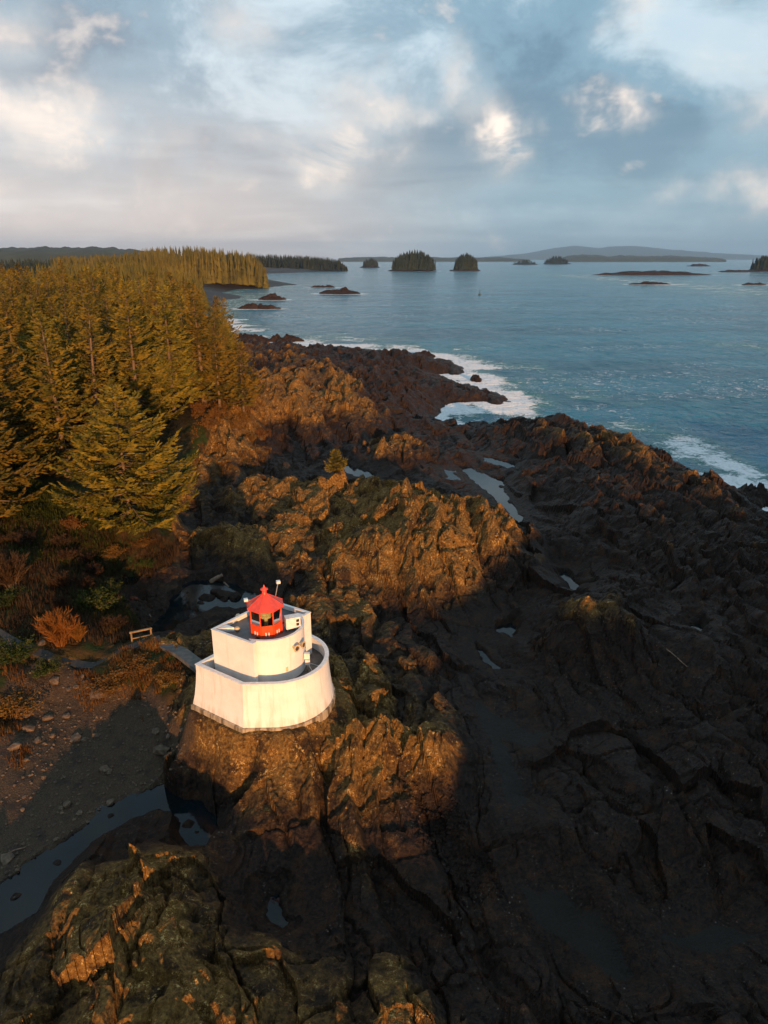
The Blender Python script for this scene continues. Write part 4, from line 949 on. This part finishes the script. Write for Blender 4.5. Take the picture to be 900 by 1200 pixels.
# wooded headland on the far side of the bay
def headland(label, dist0, depth, px0, px1, zg, hmin, hmax, n, mat, seed, pyts):
    rng = random.Random(seed); V = []; Fc = []
    x0, x1 = ray(px0, 320)[0] / ray(px0, 320)[1] * dist0, ray(px1, 320)[0] / ray(px1, 320)[1] * dist0
    nx, ny = 60, 12
    for j in range(ny):
        for i in range(nx):
            u = i / (nx - 1); v = j / (ny - 1); e = min(1, (1 - u) * 7) * min(1, v * 4 + .02) ; x = x0 + (x1 - x0) * u; y = dist0 + depth * v * 1.0
            V.append((x * (1 + depth * v / dist0), y, -1 + (zg + 1) * e))
    for j in range(ny - 1):
        for i in range(nx - 1): Fc.append((j * nx + i, j * nx + i + 1, (j + 1) * nx + i + 1, (j + 1) * nx + i))
    o = obj('wooded_headland', V, Fc, M['boulder'], None, True); tag(o, label, None, None, 'structure')
    pts = []
    for _ in range(n):
        u = rng.random(); v = rng.random() ** 1.3; x = x0 + (x1 - x0) * u * .985; y = dist0 + depth * (.10 + .9 * v); x *= (1 + depth * v / dist0)
        e = min(1, (1 - u) * 7) * min(1, (.1 + .9 * v) * 4); px = px0 + (px1 - px0) * u; top = dirh(px, np.interp(px, *pyts), y) - (-1 + (zg + 1) * e)
        pts.append((x, y, -1 + (zg + 1) * e, max(7, top * rng.choice((.4, .6, .75, .85, .92, 1.0)) * rng.uniform(.92, 1.06)), rng.uniform(2.6, 6.2)))
    return o, pts
o, pts = headland('wooded headland across the bay', 930, 260, 60, 312, 12, 20, 34, 1700, M['boulder'], 91, ([60, 140, 170, 200, 240, 280, 300, 312], [300, 297, 291, 288, 289, 293, 297, 312]))
rag_trees(pts, 92, M['needle_far'], 'tree_cover', o)
o, pts = headland('wooded shore joining the near wood to the headland', 490, 400, 40, 226, 9, 20, 34, 1000, M['boulder'], 98, ([40, 150, 190, 215, 226], [308, 306, 312, 320, 332]))
rag_trees(pts, 99, M['needle_far'], 'tree_cover', o)
o, pts = headland('farther dark wooded headland reaching out into the bay', 2200, 500, 230, 409, 10, 20, 34, 1500, M['boulder'], 93, ([230, 300, 330, 360, 385, 400, 409], [297, 297, 297.5, 299, 301, 304, 312]))
rag_trees(pts, 94, M['needle_dark'], 'tree_cover', o)
o, pts = headland('dark wood behind the near trees at the far left', 1500, 300, -160, 160, 14, 20, 34, 900, M['boulder'], 95, ([-160, 0, 60, 110, 160], [300, 302, 303, 304, 306]))
rag_trees(pts, 96, M['needle_dark'], 'tree_cover', o)

# ------------------------------------------------------------------ brush, grass and shrubs
def in_poly_points(poly, n, seed):
    P = np.asarray(poly)[:, :2]; r = np.random.RandomState(seed)
    X = r.uniform(P[:, 0].min(), P[:, 0].max(), n); Y = r.uniform(P[:, 1].min(), P[:, 1].max(), n); k = poly_sd(P, X, Y, 3) < 0
    return X[k], Y[k]
def area_box(poly): P = np.asarray(poly)[:, :2]; return (P[:, 0].max() - P[:, 0].min()) * (P[:, 1].max() - P[:, 1].min())
def tufts(name, label, polys, per_m2, hmin, hmax, width, blades, spread, mat, seed, patch=.0):
    r = np.random.RandomState(seed); VV = []; 
    for q, poly in enumerate(polys):
        X, Y = in_poly_points(poly, int(area_box(poly) * per_m2), seed + q)
        if patch: k = fbm(X / 2.6, Y / 2.6, seed + 50, 3) > patch - .25; X, Y = X[k], Y[k]
        Z = height(X, Y, True); n = len(X)
        for _ in range(blades):
            a = r.uniform(0, 6.283, n); l = r.uniform(hmin, hmax, n); lean = r.uniform(0, spread, n) * l
            bx = X + r.normal(0, .08, n); by = Y + r.normal(0, .08, n)
            ca, sa = np.cos(a), np.sin(a); w = width * r.uniform(.6, 1.4, n)
            p0 = np.stack([bx - sa * w, by + ca * w, Z - .08], -1); p1 = np.stack([bx + sa * w, by - ca * w, Z - .08], -1)
            p2 = np.stack([bx + ca * lean, by + sa * lean, Z + np.sqrt(np.maximum(l * l - lean * lean, .01))], -1)
            VV.append(np.stack([p0, p1, p2], 1).reshape(-1, 3))
    V = np.concatenate(VV); Fq = np.arange(len(V)).reshape(-1, 3)
    o = link(name, npmesh(name, V, Fq, mat)); tag(o, label, 'vegetation', None, 'stuff'); return o
tufts('dry_grass', 'gold brown grass on the slope between path and beach', [VEG[1], wpoly([(-40,790),(26,792),(44,812),(40,850),(20,876),(-40,880)], 4.0)], 26, .18, .55, .035, 4, .8, M['grass'], 301, .2)
tufts('cliff_grass', 'orange grass hanging on the bank under the cliff edge trees', [wpoly([(226,486),(262,470),(306,466),(318,482),(312,506),(286,524),(262,520),(240,540),(222,536)], 8.5)], 9, .2, .55, .05, 4, .9, M['grass'], 311, .28)
tufts('brown_brush', 'dark brown winter brush on the slope left of the pools', [wpoly([(-60,628),(60,632),(150,628),(214,622),(196,646),(150,652),(124,676),(152,694),(168,716),(150,738),(100,744),(60,752),(20,742),(-60,716)], 5.4)], 9, .35, 1.0, .05, 5, .9, M['brush'], 321)
tufts('green_undergrowth', 'dark green undergrowth below the left spruces', [wpoly([(-80,566),(90,572),(136,606),(120,628),(60,640),(-80,632)], 7.8), wpoly([(84,672),(124,676),(146,694),(160,716),(120,722),(84,706)], 4.8)], 16, .25, .7, .10, 5, 1.0, M['salal'], 331)
def shrub_mesh(seed, kind):
    rng = random.Random(seed); V, Fc = [], []; TV, TF = [], []
    nst = 60 if kind == 'twig' else 18
    for i in range(nst):
        a = rng.uniform(0, 6.28); sp = rng.uniform(.05, .75 if kind == 'twig' else .95); l = rng.uniform(.6, 1.05)
        p0 = Vector((math.cos(a) * .12, math.sin(a) * .12, -.1)); p2 = Vector((math.cos(a) * sp, math.sin(a) * sp, l * (1 - .45 * sp * sp))); p1 = (p0 + p2) / 2 + Vector((math.cos(a), math.sin(a), 0)) * -.06 + Vector((0, 0, .05))
        v, f = tube([p0, p1, p2], [.014, .009, .003] if kind == 'twig' else [.022, .014, .004], 4, False); k0 = len(TV); TV += v; TF += [tuple(j + k0 for j in w) for w in f]
        for k in range(46 if kind == 'twig' else 70):
            t = rng.uniform(.3, 1.0); q = p1.lerp(p2, (t - .5) * 2) if t > .5 else p0.lerp(p1, t * 2)
            if kind == 'twig':
                d = Vector((math.cos(a) * .5 + rng.uniform(-.6, .6), math.sin(a) * .5 + rng.uniform(-.6, .6), rng.uniform(.3, 1.2))).normalized() * rng.uniform(.12, .3); w = d.cross(Vector((rng.uniform(-1, 1), rng.uniform(-1, 1), .2))).normalized() * .012
            else:
                q = q + Vector((rng.gauss(0, .10), rng.gauss(0, .10), rng.gauss(0, .07))); d = Vector((rng.gauss(0, 1), rng.gauss(0, 1), rng.gauss(.3, .7))).normalized() * rng.uniform(.06, .12); w = d.cross(Vector((rng.uniform(-1, 1), rng.uniform(-1, 1), .2))).normalized() * .035
            m_ = q + d * .5; b0 = len(V); V += [tuple(q), tuple(m_ + w), tuple(q + d), tuple(m_ - w)]; Fc.append((b0, b0 + 1, b0 + 2, b0 + 3))
    return (TV, TF), (np.array(V), np.array(Fc))
def shrub_kind(seed, kind, leaf, stem):
    (TV, TF), (V, Fc) = shrub_mesh(seed, kind); return mesh_of('shrub_stems', TV, TF, stem), npmesh('shrub_foliage', V, Fc, leaf)
SK = {'twig': shrub_kind(1, 'twig', M['twig'], M['twig']), 'brown': shrub_kind(2, 'twig', M['brush'], M['bark']), 'green': shrub_kind(3, 'leaf', M['salal'], M['bark']), 'gold': shrub_kind(4, 'leaf', M['grass'], M['bark'])}
def shrub(kind, px, py, z, w, h, label, group=None, rz=0.0):
    p = at(px, py, z); zg = hz(p[0], p[1]); r = empty('shrub', (p[0], p[1], zg)); tag(r, label, 'shrub', group); r.scale = (w, w, h); r.rotation_euler.z = rz
    for n, me in zip(('stems', 'foliage'), SK[kind]): link(n, me, r)
shrub('twig', 72, 756, 4.8, 2.3, 3.0, 'bare orange twiggy shrub glowing beside the path', None, .5)
shrub('twig', 92, 752, 4.7, 1.1, 1.3, 'small orange twiggy shrub at the right foot of the large one', None, 1.9)
shrub('green', 112, 706, 4.7, 2.6, 1.9, 'rounded dark green shrub above the orange twiggy one', None, .2)
shrub('green', 130, 694, 4.4, 2.0, 1.5, 'dark green shrub next to the small blue pool', None, 2.2)
shrub('gold', 88, 628, 5.8, 1.7, 1.7, 'small golden shrub left below the broad lone spruce', None, .8)
shrub('gold', 132, 642, 5.2, 1.9, 1.3, 'low rust coloured shrub straight below the broad lone spruce', None, 2.8)
shrub('gold', 168, 640, 4.6, 1.6, .9, 'flat rust coloured shrub right below the broad lone spruce', None, 1.8)
shrub('green', 172, 652, 4.5, 1.2, .9, 'little yellow green shrub at the edge of the brush by the rocks', None, 4)
shrub('brown', 14, 690, 5.8, 2.6, 3.4, 'tall bare brown shrub at the left edge below the green undergrowth', None, 1)
shrub('green', 20, 770, 5.0, 2.4, 1.6, 'dark green shrub under the path at the left edge', None, 3)
shrub('green', 52, 784, 4.6, 1.6, 1.2, 'dark shrub below the bend of the path', None, 5)
shrub('gold', 10, 826, 4.2, 2.6, 1.7, 'golden shrub at the left edge above the beach', None, 5)
shrub('gold', 128, 800, 4.2, 2.2, 1.2, 'golden shrub at the top of the beach under the path', None, 2)
shrub('gold', 160, 784, 4.4, 2.2, 1.1, 'golden shrub in the middle of the lit slope under the path', None, 2.6)
shrub('gold', 192, 800, 4.4, 1.4, .9, 'golden shrub nearest the lighthouse base on the left', None, 3.6)
shrub('gold', 130, 738, 4.2, .9, .6, 'small pale shrub between the handrail and the orange twiggy shrub', None, 3)
rng = random.Random(31)
for i in range(26):
    px, py = rng.uniform(-10, 140), rng.uniform(632, 735)
    if 40 < px < 110 and py > 712: continue
    shrub(rng.choice(('brown', 'brown', 'brown', 'green')), px, py, 5.4, rng.uniform(1.1, 2.0), rng.uniform(.8, 1.6), 'low dark shrub lost in the brown brush left of the pools', 'low shrubs in the brown brush', rng.uniform(0, 6))
for i, (px, py) in enumerate([(262, 486), (275, 496), (291, 492), (252, 500), (244, 512), (303, 484), (236, 496), (284, 482)]):
    shrub('gold', px, py, 9.0 - (py - 480) * .07, 2.2, 2.0, 'rust coloured shrub on the bank under the cliff edge trees, one of a row', 'shrubs on the bank under the cliff edge trees', i)

# ------------------------------------------------------------------ stones, boulders, driftwood
def stone_mesh(seed, sub=2):
    import bmesh
    bm = bmesh.new(); bmesh.ops.create_icosphere(bm, subdivisions=sub, radius=1); V = np.array([v.co[:] for v in bm.verts]); r = np.random.RandomState(seed)
    for _ in range(9):                                         # planes cut the ball into a blocky stone
        n = r.normal(size=3); n /= np.linalg.norm(n); d = r.uniform(.55, .9); k = V @ n; over = k > d; V[over] -= np.outer(k[over] - d, n)
    V += .05 * np.stack([fbm(V[:, 0] * 2 + 9, V[:, 1] * 2 + V[:, 2], seed + q, 3) for q in range(3)], -1)
    for v, c in zip(bm.verts, V): v.co = c
    me = bpy.data.meshes.new('stone'); bm.to_mesh(me); bm.free(); me.materials.append(M['boulder2']); return me
M['boulder2'] = plain('beach_stone', (.085, .056, .034), .8, .55, 1.6, 0, .4)
STM = [stone_mesh(s, 1) for s in range(6)]; BOM = [stone_mesh(s + 20, 2) for s in range(3)]
for m_ in BOM: m_.materials[0] = M['boulder']
def stone(x, y, r, rng, meshes=STM, sink=.35, name='stone', z=None):
    o = link(name, rng.choice(meshes), shore); o.scale = (r * rng.uniform(.8, 1.4), r * rng.uniform(.8, 1.3), r * rng.uniform(.5, .8)); o.rotation_euler = (rng.uniform(-.3, .3), rng.uniform(-.3, .3), rng.uniform(0, 6.28))
    o.location = (x, y, (hz(x, y) if z is None else z) + o.scale[2] * (1 - 2 * sink)); return o
rng = random.Random(12)
X, Y = in_poly_points(BEACH, 420, 9)
for x, y in list(zip(X, Y))[:110]: stone(x, y, min(.5, .07 / (rng.random() + .12)), rng)
for px, py, r in [(57,845,.42),(78,843,.38),(88,864,.5),(98,863,.3),(62,863,.35),(44,871,.35),(18,884,.5),(30,893,.3),(56,800,.45),(66,803,.42),(54,786,.4),(92,822,.35),(120,828,.75),(190,876,.7),(126,892,.32),(84,823,.3),(34,846,.4)]:
    p = at(px, py, 2.2); stone(p[0], p[1], r, rng)
for px, py, r in [(243,700,.75),(254,694,.85),(266,697,1.0),(276,699,.8),(236,706,.5),(220,694,.3),(262,702,.6)]:
    p = at(px, py, 1.9); stone(p[0], p[1], r, rng, BOM, .45, 'boulder', 1.75)
for px, py, r in [(222,968,.45),(230,975,.35),(66,1012,.3),(18,1050,.35),(236,918,.25),(128,958,.3)]:
    p = at(px, py, 1.1); stone(p[0], p[1], r, rng, BOM, .45, 'boulder', 1.0)
def pebbles(label, poly, n, rmin, rmax, seed, mat='boulder2'):
    X, Y = in_poly_points(poly, n, seed); Z = height(X, Y, True); r = np.random.RandomState(seed); VV = []; FF = []; t = (1 + 5 ** .5) / 2
    base = np.array([(1, 0, 0), (-1, 0, 0), (0, 1, 0), (0, -1, 0), (0, 0, .7), (0, 0, -.7)]); fc = np.array([(0, 2, 4), (2, 1, 4), (1, 3, 4), (3, 0, 4), (2, 0, 5), (1, 2, 5), (3, 1, 5), (0, 3, 5)])
    for k in range(len(X)):
        q = rmin * (rmax / rmin) ** (r.random_sample() ** 2.2); a = r.uniform(0, 6.28); R = np.array([[math.cos(a), -math.sin(a), 0], [math.sin(a), math.cos(a), 0], [0, 0, 1]])
        FF.append(fc + 6 * k); VV.append((base * r.uniform(.7, 1.25, (6, 1))) @ R.T * q + [X[k], Y[k], Z[k] + q * .3])
    o = link('pebbles', npmesh('pebbles', np.concatenate(VV), np.concatenate(FF), M[mat])); tag(o, label, 'pebbles', None, 'stuff')
pebbles('small pebbles strewn over the brown beach', BEACH, 5200, .025, .16, 41)
pebbles('cobbles filling the gully right of the lighthouse rock', wpoly([(470,944),(490,936),(520,934),(536,950),(548,974),(576,996),(590,1036),(560,1044),(536,1034),(516,1010),(490,1000),(482,970)], 2.2), 2600, .04, .24, 42, 'boulder')
pebbles('loose stones along the edge of the big blue pool', wpoly([(128,690),(180,690),(196,705),(180,740),(150,742),(130,720)], 3.0), 900, .06, .30, 43, 'boulder')
def log(p0, p1, r, label, zoff=None):
    a, b_ = np.array(p0), np.array(p1); pts = [a * (1 - t) + b_ * t + np.array([0, 0, .06 * math.sin(5 * t)]) for t in np.linspace(0, 1, 7)]
    o = obj('driftwood_log', *tube(pts, [r * (1 + .12 * math.sin(k * 2.1)) * (1 - .05 * k) for k in range(7)], 9), M['drift'], None, True, tuple(a)); tag(o, label, 'driftwood')
def logpx(px0, py0, px1, py1, z, r, label):
    p, q = at(px0, py0, z), at(px1, py1, z); p[2] = hz(p[0], p[1]) + r + .1; q[2] = hz(q[0], q[1]) + r + .1; log(p, q, r, label)
logpx(246, 679, 261, 676, 2.2, .28, 'short thick reddish driftwood log at the far side of the blue pool')
logpx(262, 676, 272, 684, 2.6, .10, 'thin driftwood pole lying by the far side of the blue pool')
logpx(9, 997, 30, 989, 1.5, .05, 'pale stick of driftwood on the beach by the left edge')
logpx(776, 769, 806, 787, 3.4, .06, 'long thin driftwood pole on the shaded slabs at the right')
logpx(156, 700, 176, 712, 3.4, .09, 'driftwood pole on the stones between the two blue pools')
logpx(479, 964, 494, 961, 2.6, .09, 'short reddish driftwood piece among the cobbles in the gully')

# ------------------------------------------------------------------ buoy and house far off
p = at(562, 345.5, 0); r = empty('buoy', (p[0], p[1], -.3)); tag(r, 'dark channel buoy alone on the open water', 'buoy')
obj('float', *tube([(p[0], p[1], -.6), (p[0], p[1], .3), (p[0], p[1], 1.0), (p[0], p[1], 1.25)], [1.2, 1.5, 1.4, .5], 14), M['buoy'], r)
obj('tower', *merge(*[tube([(p[0] + .9 * math.cos(a), p[1] + .9 * math.sin(a), 1.0), (p[0] + .2 * math.cos(a), p[1] + .2 * math.sin(a), 4.2)], [.12, .10], 6) for a in (0, 1.57, 3.14, 4.71)]), M['buoy'], r)
obj('topmark', *tube([(p[0], p[1], 4.1), (p[0], p[1], 4.6), (p[0], p[1], 5.1)], [.35, .4, .05], 10), M['buoy'], r)

# ------------------------------------------------------------------ sea air
hm = bpy.data.materials.new('sea_haze'); hm.use_nodes = True; nt = hm.node_tree; nt.nodes.clear()
ho = nt.nodes.new('ShaderNodeOutputMaterial'); pv = nt.nodes.new('ShaderNodeVolumePrincipled'); nt.links.new(pv.outputs[0], ho.inputs['Volume'])
pv.inputs['Color'].default_value = (.74, .86, .97, 1); pv.inputs['Density'].default_value = 3.6e-5; pv.inputs['Density Attribute'].default_value = ''; pv.inputs['Anisotropy'].default_value = .7
v, f = box(-40000, 40000, -600, 36000, -6, 720)
o = obj('haze', v, f, hm); tag(o, 'thin blue sea haze', 'haze', None, 'stuff')
